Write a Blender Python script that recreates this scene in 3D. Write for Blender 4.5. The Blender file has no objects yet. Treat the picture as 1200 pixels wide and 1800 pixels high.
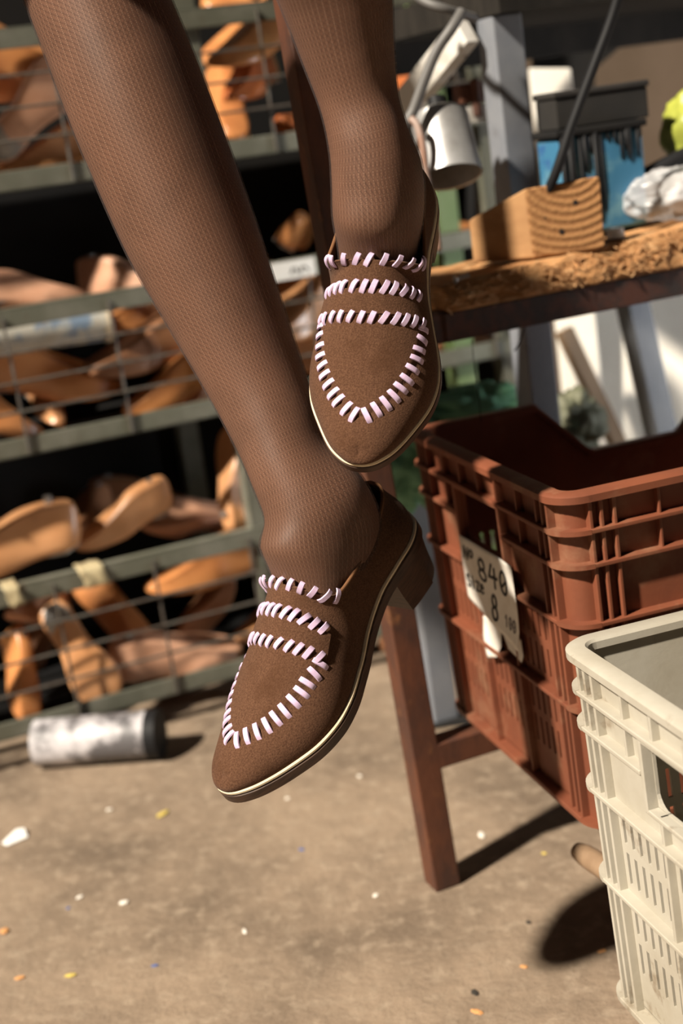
import bpy, bmesh, math, random
import numpy as np
from mathutils import Vector, Matrix, Euler, noise
random.seed(7)
SC = bpy.context.scene
COL = bpy.context.scene.collection

# ------------------------------------------------------------------ camera
FPX, PITCH, ROLL, HCAM = 2500.0, math.radians(15), math.radians(8), 0.80
_R0 = np.array([1, 0, 0.0]); _F = np.array([0, math.cos(PITCH), -math.sin(PITCH)]); _U0 = np.array([0, math.sin(PITCH), math.cos(PITCH)])
CR = math.cos(ROLL) * _R0 - math.sin(ROLL) * _U0
CU = math.sin(ROLL) * _R0 + math.cos(ROLL) * _U0
CO = np.array([0, 0, HCAM])
cam_data = bpy.data.cameras.new('camera'); cam = bpy.data.objects.new('camera', cam_data); COL.objects.link(cam)
cam_data.sensor_fit = 'VERTICAL'; cam_data.sensor_height = 36; cam_data.sensor_width = 24; cam_data.lens = 50
cam_data.clip_start = 0.05; cam_data.clip_end = 60
m = Matrix(((CR[0], CU[0], -_F[0], 0), (CR[1], CU[1], -_F[1], 0), (CR[2], CU[2], -_F[2], HCAM), (0, 0, 0, 1)))
cam.matrix_world = m
cam_data.dof.use_dof = True; cam_data.dof.focus_distance = 1.10; cam_data.dof.aperture_fstop = 3.8
SC.camera = cam

# ------------------------------------------------------------------ light
world = bpy.data.worlds.new('world'); SC.world = world; world.use_nodes = True
bg = world.node_tree.nodes['Background']; bg.inputs[0].default_value = (0.80, 0.88, 1.0, 1); bg.inputs[1].default_value = 0.022
sun_d = bpy.data.lights.new('sun', 'SUN'); sun = bpy.data.objects.new('sun', sun_d); COL.objects.link(sun)
sun_d.energy = 9.2; sun_d.angle = math.radians(2.8); sun_d.color = (1.0, 0.90, 0.76)
SUN_AZ, SUN_EL = math.radians(38), math.radians(45)          # direction of travel, measured from +X towards +Y; height
sd = Vector((math.cos(SUN_EL) * math.cos(SUN_AZ), math.cos(SUN_EL) * math.sin(SUN_AZ), -math.sin(SUN_EL)))
sun.rotation_euler = sd.to_track_quat('-Z', 'Y').to_euler(); sun.location = (-3, -2, 3)
fill_d = bpy.data.lights.new('added_fill', 'AREA'); fill = bpy.data.objects.new('added_fill', fill_d); COL.objects.link(fill)  # added fill lamp to brighten the white sheets; no opening exists here
fill_d.shape = 'RECTANGLE'; fill_d.size = 0.6; fill_d.size_y = 0.5; fill_d.energy = 3.2; fill_d.color = (.92, .96, 1.0); fill_d.spread = math.radians(50)
fill.location = (1.9, 1.85, .38); fill.rotation_euler = (Vector((.55, 2.10, .50)) - Vector((1.9, 1.85, .38))).to_track_quat('-Z', 'Y').to_euler()
SC.view_settings.view_transform = 'Standard'; SC.view_settings.look = 'None'; SC.view_settings.gamma = 1.0
SC.view_settings.exposure = 0.0; SC.view_settings.use_curve_mapping = False
SC.cycles.use_denoising = True
SC.cycles.max_bounces = 6; SC.cycles.transparent_max_bounces = 12

# ------------------------------------------------------------------ points of the place
def ray(x, y): return _F + CR * ((x - 600) / FPX) + CU * ((900 - y) / FPX)
def PY(x, y, Y):
    d = ray(x, y); return CO + d * (Y / d[1])
def PD(x, y, D): return CO + ray(x, y) * D
def G(x, y, z=0.0):
    d = ray(x, y); return CO + d * ((z - HCAM) / d[2])
YAW = math.radians(20.5)
RX = np.array([math.cos(YAW), math.sin(YAW), 0.0]); RY = np.array([-math.sin(YAW), math.cos(YAW), 0.0])
SH0 = np.array([-0.519, 1.845, 0.0])                          # a point of the rack's front plane
def SP(x, y, off=0.0):
    d = ray(x, y); t = ((SH0 + RY * off - CO) @ RY) / (d @ RY); return CO + d * t
def SQ(u, z, off=0.0): return SH0 + RX * u + RY * off + np.array([0, 0, z])
def uz(x, y, off=0.0):
    q = SP(x, y, off) - SH0; return float(q @ RX), float(q[2])

# ------------------------------------------------------------------ materials
MATS = {}
def _new(name):
    mt = bpy.data.materials.new(name); mt.use_nodes = True
    nt = mt.node_tree; b = nt.nodes['Principled BSDF']; return mt, nt, b
def _lnk(nt, a, b): nt.links.new(a, b)
def mat(name, c, rough=0.6, metal=0.0, c2=None, scale=8.0, lo=0.4, hi=0.65, detail=5.0, bump=0.0, bscale=60.0, sheen=0.0, spec=0.5, coat=0.0, stretch=None, trans=0.0, c3=None, s3=25.0, lo3=.58, hi3=.7, bdist=.002, rough2=None):
    if name in MATS: return MATS[name]
    mt, nt, b = _new(name); N = nt.nodes
    b.inputs['Base Color'].default_value = (*c, 1); b.inputs['Roughness'].default_value = rough; b.inputs['Metallic'].default_value = metal
    b.inputs['Specular IOR Level'].default_value = spec; b.inputs['Sheen Weight'].default_value = sheen; b.inputs['Sheen Roughness'].default_value = .5
    b.inputs['Coat Weight'].default_value = coat; b.inputs['Transmission Weight'].default_value = trans
    tc = N.new('ShaderNodeTexCoord'); src = tc.outputs['Object']
    if stretch:
        mp = N.new('ShaderNodeMapping'); mp.inputs['Scale'].default_value = stretch; _lnk(nt, src, mp.inputs[0]); src = mp.outputs[0]
    def nz(sc, lo, hi, det=detail):
        n = N.new('ShaderNodeTexNoise'); n.inputs['Scale'].default_value = sc; n.inputs['Detail'].default_value = det; n.inputs['Roughness'].default_value = .65
        _lnk(nt, src, n.inputs['Vector']); r = N.new('ShaderNodeMapRange'); r.inputs[1].default_value = lo; r.inputs[2].default_value = hi
        _lnk(nt, n.outputs[0], r.inputs[0]); return r.outputs[0], n.outputs[0]
    if c2:
        fac, _ = nz(scale, lo, hi); mx = N.new('ShaderNodeMix'); mx.data_type = 'RGBA'
        mx.inputs[6].default_value = (*c, 1); mx.inputs[7].default_value = (*c2, 1); _lnk(nt, fac, mx.inputs[0]); out = mx.outputs[2]
        if rough2 is not None:
            rr = N.new('ShaderNodeMapRange'); rr.inputs[3].default_value = rough; rr.inputs[4].default_value = rough2; _lnk(nt, fac, rr.inputs[0]); _lnk(nt, rr.outputs[0], b.inputs['Roughness'])
        if c3:
            f3, _ = nz(s3, lo3, hi3); m3 = N.new('ShaderNodeMix'); m3.data_type = 'RGBA'; m3.inputs[7].default_value = (*c3, 1)
            _lnk(nt, out, m3.inputs[6]); _lnk(nt, f3, m3.inputs[0]); out = m3.outputs[2]
        _lnk(nt, out, b.inputs['Base Color'])
    if bump:
        _, h = nz(bscale, 0, 1, 8); bp = N.new('ShaderNodeBump'); bp.inputs['Strength'].default_value = bump; bp.inputs['Distance'].default_value = bdist
        _lnk(nt, h, bp.inputs['Height']); _lnk(nt, bp.outputs[0], b.inputs['Normal'])
    MATS[name] = mt; return mt

# ------------------------------------------------------------------ mesh building
class MB:
    def __init__(s): s.v = []; s.f = []; s.uv = None; s.mi = []
    def add(s, vs, fs):
        o = len(s.v); s.v += [tuple(float(c) for c in q) for q in vs]; s.f += [tuple(i + o for i in f) for f in fs]
    def hexa(s, q):                 # 8 points: bottom 0-3, top 4-7
        s.add(q, [(0, 3, 2, 1), (4, 5, 6, 7), (0, 1, 5, 4), (1, 2, 6, 5), (2, 3, 7, 6), (3, 0, 4, 7)])
    def box(s, o, u, v, w):         # corner and three edge vectors
        o, u, v, w = map(np.asarray, (o, u, v, w)); s.hexa([o, o + u, o + u + v, o + v, o + w, o + u + w, o + u + v + w, o + v + w])
    def cbox(s, a, b, wd, ht, up=(0, 0, 1)):   # bar from a to b, width wd, height ht, centred
        a, b = np.asarray(a, float), np.asarray(b, float); d = b - a; d = d / np.linalg.norm(d)
        sd_ = np.cross(d, up); sd_ = sd_ / np.linalg.norm(sd_); u2 = np.cross(sd_, d)
        o = a - sd_ * wd / 2 - u2 * ht / 2; s.box(o, b - a, sd_ * wd, u2 * ht)
    def loft(s, rings, cap=True, closed=True):
        n = len(rings[0]); o = len(s.v)
        for r in rings: s.v += [tuple(float(c) for c in q) for q in r]
        for i in range(len(rings) - 1):
            for j in range(n if closed else n - 1):
                k = (j + 1) % n; s.f.append((o + i * n + j, o + i * n + k, o + (i + 1) * n + k, o + (i + 1) * n + j))
        if cap and closed:
            s.f.append(tuple(o + j for j in range(n))[::-1]); s.f.append(tuple(o + (len(rings) - 1) * n + j for j in range(n)))
    def tube(s, path, r, n=10, cap=True, flat=1.0):
        P = [np.asarray(q, float) for q in path]; rings = []; up = None
        for i, q in enumerate(P):
            t = P[min(i + 1, len(P) - 1)] - P[max(i - 1, 0)]; t = t / (np.linalg.norm(t) + 1e-12)
            if up is None:
                up = np.cross(t, [0, 0, 1.0]); 
                if np.linalg.norm(up) < 1e-3: up = np.cross(t, [1.0, 0, 0])
            up = up - t * (up @ t); up = up / np.linalg.norm(up); b = np.cross(t, up)
            rr = r[i] if hasattr(r, '__len__') else r
            rings.append([q + up * math.cos(a) * rr + b * math.sin(a) * rr * flat for a in np.linspace(0, 2 * math.pi, n, endpoint=False)])
        s.loft(rings, cap)
    def build(s, name, m, parent=None, smooth=False, bevel=0.0, sub=0, seg=2, weld=False):
        me = bpy.data.meshes.new(name); org = np.zeros(3); pp = parent
        while pp is not None:
            if '_o' in pp: org = np.array(pp['_o']); break
            pp = pp.parent
        me.from_pydata([tuple(np.array(q) - org) for q in s.v], [], s.f); me.update()
        bm = bmesh.new(); bm.from_mesh(me)
        if weld: bmesh.ops.remove_doubles(bm, verts=bm.verts, dist=1e-6)
        bmesh.ops.recalc_face_normals(bm, faces=bm.faces); bm.to_mesh(me); bm.free()
        if smooth: me.polygons.foreach_set('use_smooth', [True] * len(me.polygons))
        if smooth == 'auto': me.set_sharp_from_angle(angle=math.radians(38))
        me.materials.append(m); o = bpy.data.objects.new(name, me); COL.objects.link(o)
        if parent is not None: o.parent = parent
        if bevel:
            b = o.modifiers.new('bevel', 'BEVEL'); b.width = bevel; b.segments = seg; b.limit_method = 'ANGLE'; b.angle_limit = math.radians(35)
            me.polygons.foreach_set('use_smooth', [True] * len(me.polygons)); b.harden_normals = False
            if not smooth:
                w = o.modifiers.new('wn', 'WEIGHTED_NORMAL'); w.keep_sharp = True
        if sub:
            d = o.modifiers.new('sub', 'SUBSURF'); d.levels = d.render_levels = sub
        return o
def tag(o, label, cat, group=None, kind=None):
    if label: o['label'] = label
    if cat: o['category'] = cat
    if group: o['group'] = group
    if kind: o['kind'] = kind
    return o
def thing(name, label, cat, loc, group=None):
    o = bpy.data.objects.new(name, None); COL.objects.link(o); o.location = tuple(loc); o['_o'] = [float(c) for c in loc]
    o.empty_display_size = .05
    return tag(o, label, cat, group)
def crspline(pts, n):
    pts = [np.array(q, float) for q in pts]; out = []; ex = [2 * pts[0] - pts[1]] + pts + [2 * pts[-1] - pts[-2]]
    for i in range(1, len(ex) - 2):
        a, b, c, d = ex[i - 1:i + 3]
        for k in range(n):
            t = k / n; out.append(.5 * ((2 * b) + (c - a) * t + (2 * a - 5 * b + 4 * c - d) * t * t + (3 * b - a - 3 * c + d) * t ** 3))
    out.append(pts[-1]); return np.array(out)
def blob(center, rad, seed=0, amp=.15, fr=2.5, nu=40, nv=24, sq=1.0, axes=None, folds=0):
    mb = MB(); A = np.eye(3) if axes is None else np.array(axes); rings = []
    for i in range(1, nv):
        th = math.pi * i / nv; r = []
        for j in range(nu):
            ph = 2 * math.pi * j / nu; d = np.array([math.sin(th) * math.cos(ph), math.sin(th) * math.sin(ph), math.cos(th)])
            d2 = np.sign(d) * np.abs(d) ** sq
            k = 1 + amp * noise.noise(Vector(d * fr) + Vector((seed * 7.1, seed * 3.3, 0))) + amp * .5 * noise.noise(Vector(d * fr * 2.7) + Vector((seed, 0, seed * 2)))
            if folds: k += folds * abs(noise.noise(Vector((d[0] * 5 + seed, d[1] * 5, d[2] * 1.5)))) 
            r.append(np.asarray(center) + (d2 * k * np.asarray(rad)) @ A)
        rings.append(r)
    mb.loft(rings); return mb

# ------------------------------------------------------------------ palette
M_suede = mat('brown_suede', (.064, .029, .0155), .95, c2=(.115, .056, .031), scale=800, lo=.38, hi=.62, bump=.9, bscale=700, sheen=.05, spec=.1, bdist=.0006, c3=(.06, .026, .012), s3=24, lo3=.52, hi3=.75)
M_sueded = mat('suede_edge', (.16, .075, .035), .9, spec=.15)
M_lace = mat('lilac_leather', (.52, .385, .545), .55, c2=(.60, .46, .61), scale=300, bump=.15, bscale=600, bdist=.0004, spec=.35)
M_welt = mat('cream_welt', (.70, .58, .40), .6, c2=(.60, .46, .29), scale=120, lo=.5, hi=.7)
M_sole = mat('stacked_sole', (.075, .040, .025), .5, c2=(.035, .02, .014), scale=60, lo=.4, hi=.65, stretch=(1, 1, 9), spec=.4, bump=.1, bscale=300, bdist=.0005)
M_lining = mat('tan_lining', (.22, .12, .06), .7)
M_hole = mat('punched_hole', (.012, .006, .004), .9)
M_floor = mat('dusty_concrete', (.27, .20, .14), .85, c2=(.12, .088, .062), scale=3.6, lo=.40, hi=.66, detail=12, c3=(.35, .275, .20), s3=48, lo3=.5, hi3=.78, bump=.8, bscale=45, spec=.25, bdist=.005)
M_wall = mat('beige_plaster', (.23, .17, .125), .9, c2=(.18, .13, .09), scale=4, bump=.2, bscale=30)
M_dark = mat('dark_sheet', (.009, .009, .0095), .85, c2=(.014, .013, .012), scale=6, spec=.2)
M_rack = mat('grey_green_paint', (.12, .122, .092), .55, c2=(.20, .195, .16), scale=14, lo=.45, hi=.75, c3=(.10, .075, .05), s3=45, lo3=.62, hi3=.72, bump=.2, bscale=80, spec=.4)
M_wire = mat('grey_wire', (.11, .10, .085), .55, metal=.3, c2=(.07, .05, .038), scale=60)
M_rackpost = mat('green_paint', (.11, .17, .06), .6, c2=(.15, .20, .09), scale=14)
M_rust = mat('brown_rusty_steel', (.115, .042, .022), .6, c2=(.06, .028, .02), scale=22, lo=.4, hi=.62, c3=(.20, .085, .035), s3=60, lo3=.6, hi3=.75, bump=.25, bscale=120, spec=.4, metal=.15, stretch=(1, 1, .5))
M_rail = mat('flaking_red_steel', (.085, .032, .02), .55, c2=(.035, .024, .02), scale=40, lo=.4, hi=.6, c3=(.22, .11, .06), s3=55, lo3=.62, hi3=.72, bump=.35, bscale=140, spec=.4, metal=.15)
M_grey = mat('blue_grey_steel', (.165, .178, .205), .5, c2=(.215, .225, .245), scale=10, c3=(.13, .13, .14), s3=30, lo3=.62, hi3=.75, spec=.4, bump=.1, bscale=60)
M_bench = mat('dark_bench_boards', (.014, .012, .010), .85, c2=(.026, .022, .018), scale=9, stretch=(1, 6, 1), spec=.2)
M_brace = mat('off_white_paint', (.62, .60, .56), .6, c2=(.40, .36, .30), scale=25, lo=.5, hi=.75, c3=(.05, .03, .02), s3=30, lo3=.64, hi3=.7)
M_crate = mat('terracotta_plastic', (.20, .062, .030), .55, c2=(.15, .048, .025), scale=9, c3=(.30, .17, .10), s3=14, lo3=.54, hi3=.85, spec=.35, bump=.08, bscale=200)
M_white = mat('dirty_white_plastic', (.42, .39, .325), .55, c2=(.34, .305, .24), scale=8, c3=(.15, .10, .055), s3=18, lo3=.59, hi3=.74, spec=.35, bump=.1, bscale=120)
M_paper = mat('grubby_paper', (.74, .70, .63), .8, c2=(.58, .51, .42), scale=30, lo=.5, hi=.75)
M_ink = mat('black_ink', (.012, .011, .012), .7)
M_inkfaint = mat('faded_ink', (.22, .20, .20), .8)
M_wood = mat('chipped_board', (.50, .26, .11), .85, c2=(.30, .135, .05), scale=70, lo=.4, hi=.65, c3=(.64, .40, .20), s3=140, lo3=.52, hi3=.7, stretch=(.35, .35, 1.3), bump=.9, bscale=130, spec=.2, bdist=.004)
M_woodchip = mat('pale_splinter', (.60, .36, .17), .85, c2=(.42, .21, .085), scale=80)
M_plank = mat('weathered_plank', (.30, .20, .12), .8, c2=(.20, .125, .07), scale=16, stretch=(1, 1, .2), bump=.2)
M_sack = mat('green_sack', (.09, .23, .135), .6, c2=(.13, .29, .18), scale=18, spec=.35, bump=.3, bscale=60)
M_olive = mat('olive_sack', (.10, .105, .06), .7, c2=(.15, .15, .10), scale=30, bump=.3, bscale=90)
M_black = mat('black_rubber', (.010, .010, .011), .6, spec=.2)
M_cable = mat('grey_cable', (.12, .115, .11), .5, spec=.4)
M_whiteboard = mat('white_sheet', (.85, .82, .75), .6, c2=(.74, .70, .62), scale=5)
M_metal = mat('bare_steel', (.42, .41, .40), .35, metal=.9, c2=(.2, .19, .18), scale=30, rough2=.6)
M_motor = mat('dull_grey_can', (.5, .5, .5), .4, metal=.5, c2=(.3, .29, .28), scale=12)
# ------------------------------------------------------------------ the setting
mb = MB(); mb.box((-5, -2, -.1), (10, 0, 0), (0, 7, 0), (0, 0, .1)); o = mb.build('floor', M_floor); o['kind'] = 'structure'
mb = MB(); w0 = SH0 + RY * 1.05 - RX * 3.2; mb.box(w0, RX * 6.4, RY * .1, (0, 0, 3.0)); o = mb.build('wall_back', M_wall); o['kind'] = 'structure'

# ------------------------------------------------------------------ the storage rack: tiers with wire fronts
RU0, RU1, RDEP = -0.62, uz(922, 640)[0], 0.36
TIERS = []
for ytop, ybot in ((50, 318), (545, 790), (1035, 1285)):
    TIERS.append((uz(0, ytop)[1], uz(0, ybot)[1]))
rack = thing('storage_rack', 'grey-green steel rack with three wire-fronted tiers full of shoe lasts', 'rack', SQ(RU0, 0))
posts_u = [uz(325, 40)[0], uz(752, 60)[0], RU0 + .02, RU1 - .02]
for i, u in enumerate(posts_u):
    for off in (0.012, RDEP - .015):
        mb = MB(); mb.box(SQ(u - .016, 0, off - .010), RX * .034, RY * .004, (0, 0, 1.35)); mb.box(SQ(u - .016, 0, off - .010), RX * .004, RY * .030, (0, 0, 1.35))
        mb.build('upright', M_rackpost if i == 1 else M_rack, rack, bevel=.001)
RT = .026
for k, (zt, zb) in enumerate(TIERS):
    mb = MB()
    mb.box(SQ(RU0, zt - RT, -.004), RX * (RU1 - RU0), RY * .004, (0, 0, RT)); mb.box(SQ(RU0, zt - .004, -.004), RX * (RU1 - RU0), RY * .018, (0, 0, .004))
    mb.build('top_rail', M_rack, rack, bevel=.0012)
    mb = MB()
    mb.box(SQ(RU0, zb - RT * .6, -.004), RX * (RU1 - RU0), RY * .004, (0, 0, RT)); mb.box(SQ(RU0, zb - RT * .6, -.004), RX * (RU1 - RU0), RY * .018, (0, 0, .004))
    mb.build('bottom_rail', M_rack, rack, bevel=.0012)
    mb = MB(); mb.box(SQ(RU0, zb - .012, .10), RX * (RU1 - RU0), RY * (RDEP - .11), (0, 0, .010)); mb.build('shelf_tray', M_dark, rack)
    mb = MB(); u_ref = uz(*((112, 230), (22, 650), (112, 1120))[k])[0]; us = np.arange(u_ref - .143 * 5, RU1, .143); us = us[us > RU0]
    for u in us:
        if any(abs(u - p) < .02 for p in posts_u): continue
        mb.tube([SQ(u, zb - .012, -.007), SQ(u + random.uniform(-.002, .002), zt - .01, -.007)], .0021, 6)
    for j in range(1, 4):
        z = zb + (zt - RT - zb) * j / 4 + .006
        mb.tube([SQ(RU0, z, -.0105), SQ((RU0 + RU1) / 2, z + .001, -.0105), SQ(RU1, z, -.0105)], .0021, 6)
    mb.build('wire_front', M_wire, rack)
mb = MB(); mb.box(SQ(RU0, 0.0, RDEP), RX * (RU1 - RU0), RY * .004, (0, 0, 1.35)); mb.build('shade_panel', M_dark, rack)  # dark sheet added as painted shade for the gaps between tiers
mb = MB(); mb.box(SQ(RU1 + .001, 0.02, .02), RX * .003, RY * (RDEP - .02), (0, 0, 1.33)); mb.build('light_stop_panel', M_dark, rack)  # unseen sheet added to keep the fill lamp out of the rack

# paper label clipped on the middle top rail
a, b = SP(470, 452, -.006), SP(548, 441, -.006)
u0, z0 = uz(467, 468, -.006); u1, _ = uz(548, 455, -.006)
t = thing('shelf_label', 'white paper label on the rack rail behind the upper shoe', 'label', SQ(u0, z0, -.006))
zt = TIERS[1][0]
mb = MB(); mb.box(SQ(u0, zt - RT + .001, -.0150), RX * (u1 - u0), RY * .0012, (0, 0, RT - .001)); mb.build('card', mat('label_card', (.8, .8, .78), .6), t)
mb = MB()
for x0, x1, y0, y1 in ((.46, .52, .3, .62), (.56, .62, .62, .3), (.66, .72, .3, .62), (.76, .86, .62, .3)):
    mb.cbox(SQ(u0 + (u1 - u0) * x0, zt - RT + RT * y0, -.0153), SQ(u0 + (u1 - u0) * x1, zt - RT + RT * y1, -.0153), .0004, .0022)
mb.build('marking', M_ink, t)

# yellowed paper tags folded over the lowest tier's top rail
zt = TIERS[2][0]
for i, (xa, xb, ya, lab) in enumerate(((2, 30, 1030, 'torn beige paper tag on the lowest top rail near the frame edge'), (135, 180, 1003, 'crumpled yellow-white paper tag hanging on the lowest top rail'))):
    ua, ub = uz(xa, ya)[0], uz(xb, ya)[0]
    pts = []; nx, nz = 8, 10
    for jz in range(nz + 1):
        for jx in range(nx + 1):
            u = ua + (ub - ua) * jx / nx; v = jz / nz; wob = .003 * noise.noise(Vector((jx * .5 + i * 9, jz * .6, 2)))
            if v < .45: q = SQ(u + wob, zt + .002 + abs(wob), .03 * (1 - v / .45) - .006)
            else: q = SQ(u + wob * 2 + .01 * (v - .45), zt + .002 - (v - .45) * .05 + wob, -.0085 - .004 * v - abs(wob))
            pts.append(q)
    fs = [(j * (nx + 1) + k, j * (nx + 1) + k + 1, (j + 1) * (nx + 1) + k + 1, (j + 1) * (nx + 1) + k) for j in range(nz) for k in range(nx)]
    mb = MB(); mb.add(pts, fs); o = mb.build('paper_tag', mat('yellowed_paper', (.44, .37, .22), .8, c2=(.34, .27, .15), scale=60), None, smooth=True)
    so = o.modifiers.new('solid', 'SOLIDIFY'); so.thickness = .0006
    tag(o, lab, 'paper tag')

# ------------------------------------------------------------------ shoe lasts
def last_mesh(name, L=.25, wide=1.0, toe=1.0, cone=1.0):
    X = [0, .012, .05, .12, .22, .34, .44, .54, .66, .78, .88, .95, .985, 1.0]
    ZB = [.050, .034, .027, .024, .021, .014, .006, .001, 0, .001, .003, .006, .009, .013]
    ZT = [.060, .095, .104, .106, .105, .101, .090, .074, .056, .042, .032, .026, .022, .016]
    WB = [.006, .016, .025, .030, .029, .0275, .030, .036, .041, .041, .035, .025, .015, .004]
    WT = [.004, .009, .013, .016, .017, .017, .018, .022, .028, .030, .028, .021, .012, .003]
    rings = []
    for x, zb, zt_, wb, wt in zip(X, ZB, ZT, WB, WT):
        zt2 = zb + (zt_ - zb) * (cone if x < .6 else 1); wb *= wide; wt *= wide
        if x > .6: wb *= toe; wt *= toe
        h = zt2 - zb; ring = []
        for (a, c) in ((-.98, .0), (-.5, -.02), (0, -.03), (.5, -.02), (.98, 0), (1.06, .12), (1.0, .32), (.9, .52)): ring.append((x * L, a * wb, zb + c * h + .0))
        for k, c in enumerate((.72, .88, .97)): ring.append((x * L, wb * .9 + (wt - wb * .9) * (.55, .85, .92)[k] if True else 0, zb + c * h))
        ring.append((x * L, wt * .5, zt2)); ring.append((x * L, 0, zt2 + .001)); ring.append((x * L, -wt * .5, zt2))
        for k, c in enumerate((.97, .88, .72)): ring.append((x * L, -(wb * .9 + (wt - wb * .9) * (.92, .85, .55)[k]), zb + c * h))
        for (a, c) in ((-.9, .52), (-1.0, .32), (-1.06, .12)): ring.append((x * L, a * wb, zb + c * h))
        rings.append(ring)
    mb = MB(); mb.loft(rings); return mb
LASTM = [mat('amber_last', (.56, .24, .085), .28, c2=(.47, .185, .065), scale=14, c3=(.30, .09, .03), s3=40, lo3=.6, hi3=.8, spec=.5, coat=.2),
         mat('tan_last', (.60, .30, .14), .32, c2=(.50, .235, .10), scale=12, c3=(.25, .12, .06), s3=50, lo3=.62, hi3=.8, spec=.5),
         mat('red_brown_last', (.40, .12, .035), .25, c2=(.33, .09, .03), scale=14, spec=.5, coat=.3),
         mat('pinkish_last', (.62, .35, .23), .4, c2=(.52, .27, .165), scale=12, c3=(.26, .15, .10), s3=40, lo3=.62, hi3=.8, spec=.4),
         mat('dull_brown_last', (.32, .15, .075), .4, c2=(.24, .11, .055), scale=14, spec=.4)]
_proto = {}
NUDGE = {'orange last lying along the top tier, highest at the left edge': (0.008, 1, -0.3513, 1.9468, 0.9606), 'tan last under the orange one, top tier left edge': (0.026, 1, -0.3838, 1.9562, 0.929), 'big pale-brown last showing its broad sole, top tier left of the calf': (-0.008, 1, -0.331, 1.9777, 0.8816), 'orange-brown last cut by the left frame edge, low on the top tier': (0.026, 1, -0.4147, 1.9639, 0.8561), 'orange last leaning high behind the top rail between the legs': (0.06, 1, -0.0298, 2.1233, 0.9702), 'orange-brown last toe low behind the bottom wires, between the legs': (0.016, 1, -0.0888, 2.1521, 0.8608), 'red-brown last beside the leaning brown steel post': (-0.026, 0.76, 0.021, 2.1663, 0.8061), 'red-brown last high right of the dark leg': (0.026, 0.94, 0.1879, 2.2123, 0.9096), 'pinkish last lying on top of the middle tier, left edge': (0.026, 1, -0.3757, 1.9502, 0.6464), 'pale last toe peeping over the middle rail beside the calf': (-0.016, 1, -0.2619, 2.1024, 0.6339), 'long amber last stretched across the middle tier wires': (0.026, 1, -0.3766, 1.9654, 0.5368), 'dark brown last behind the wires right of the long amber one': (-0.008, 0.94, -0.2392, 2.0464, 0.5452), 'brown last just under the middle top rail beside the calf': (0.016, 1, -0.2365, 2.0731, 0.5896), 'tan last toe pointing out low between the middle tier wires': (0.026, 0.76, -0.3913, 1.9857, 0.4915), 'amber last cut by the left frame edge, low on the middle tier': (-0.008, 1, -0.4752, 1.9369, 0.5136), 'dull brown last deep behind the two low middle-tier lasts': (0.11, 0.82, -0.3152, 2.0791, 0.4443), 'pale beige last end touching the calf outline, middle tier': (0.008, 0.82, -0.1677, 2.0578, 0.4838), 'amber last under the white shelf label': (0.06, 1, -0.0463, 2.1253, 0.6047), 'red-brown last standing up behind the grey post on the middle tier': (0.085, 1, 0.261, 2.2855, 0.6068), 'amber last lying on the middle tier right of the upper shoe': (-0.008, 1, 0.1977, 2.2313, 0.6275), 'brown last in the shade under the rusty rail': (-0.008, 0.76, 0.2414, 2.2169, 0.4536), 'amber last lying with its steel end up right, on the lowest rail': (0.008, 1, -0.3117, 1.9845, 0.3139), 'flat brick-brown last sole up on the lowest rail': (0.04, 1, -0.2103, 2.0201, 0.2791), 'upright tan last standing against the shin above the lowest rail': (0.008, 1, -0.1443, 2.0461, 0.324), 'dark brown last deep behind the lowest rail pile': (0.016, 1, -0.2966, 2.1848, 0.2837), 'pinkish last with narrow end up left, lowest tier': (0.026, 1, -0.4509, 1.9544, 0.192), 'brown last leaning upright behind the wires, lowest tier left': (0.085, 0.76, -0.4439, 1.9366, 0.1632), 'broad tan last showing its flat sole, centre of the lowest tier left': (-0.008, 1, -0.3989, 1.9512, 0.1262), 'amber last pointing down in the lowest tier bottom left corner': (0, 0.82, -0.489, 1.9351, 0.1121), 'amber last toe hanging right of the broad sole, lowest tier': (0.04, 1, -0.3502, 1.9769, 0.1744), 'long amber last directly under the lowest top rail': (0.008, 1, -0.2039, 2.033, 0.2125), 'shaded brown last standing upright behind the wires, lowest tier': (-0.008, 0.76, -0.2348, 2.1201, 0.1061), 'tan last toe beside the lower shoe strap, lowest tier': (0.016, 0.76, -0.1374, 2.0623, 0.0981), 'amber last seen between the steel leg and the heel, lowest tier': (0.06, 1, 0.0994, 2.1574, 0.0588)}   #NUDGE
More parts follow.
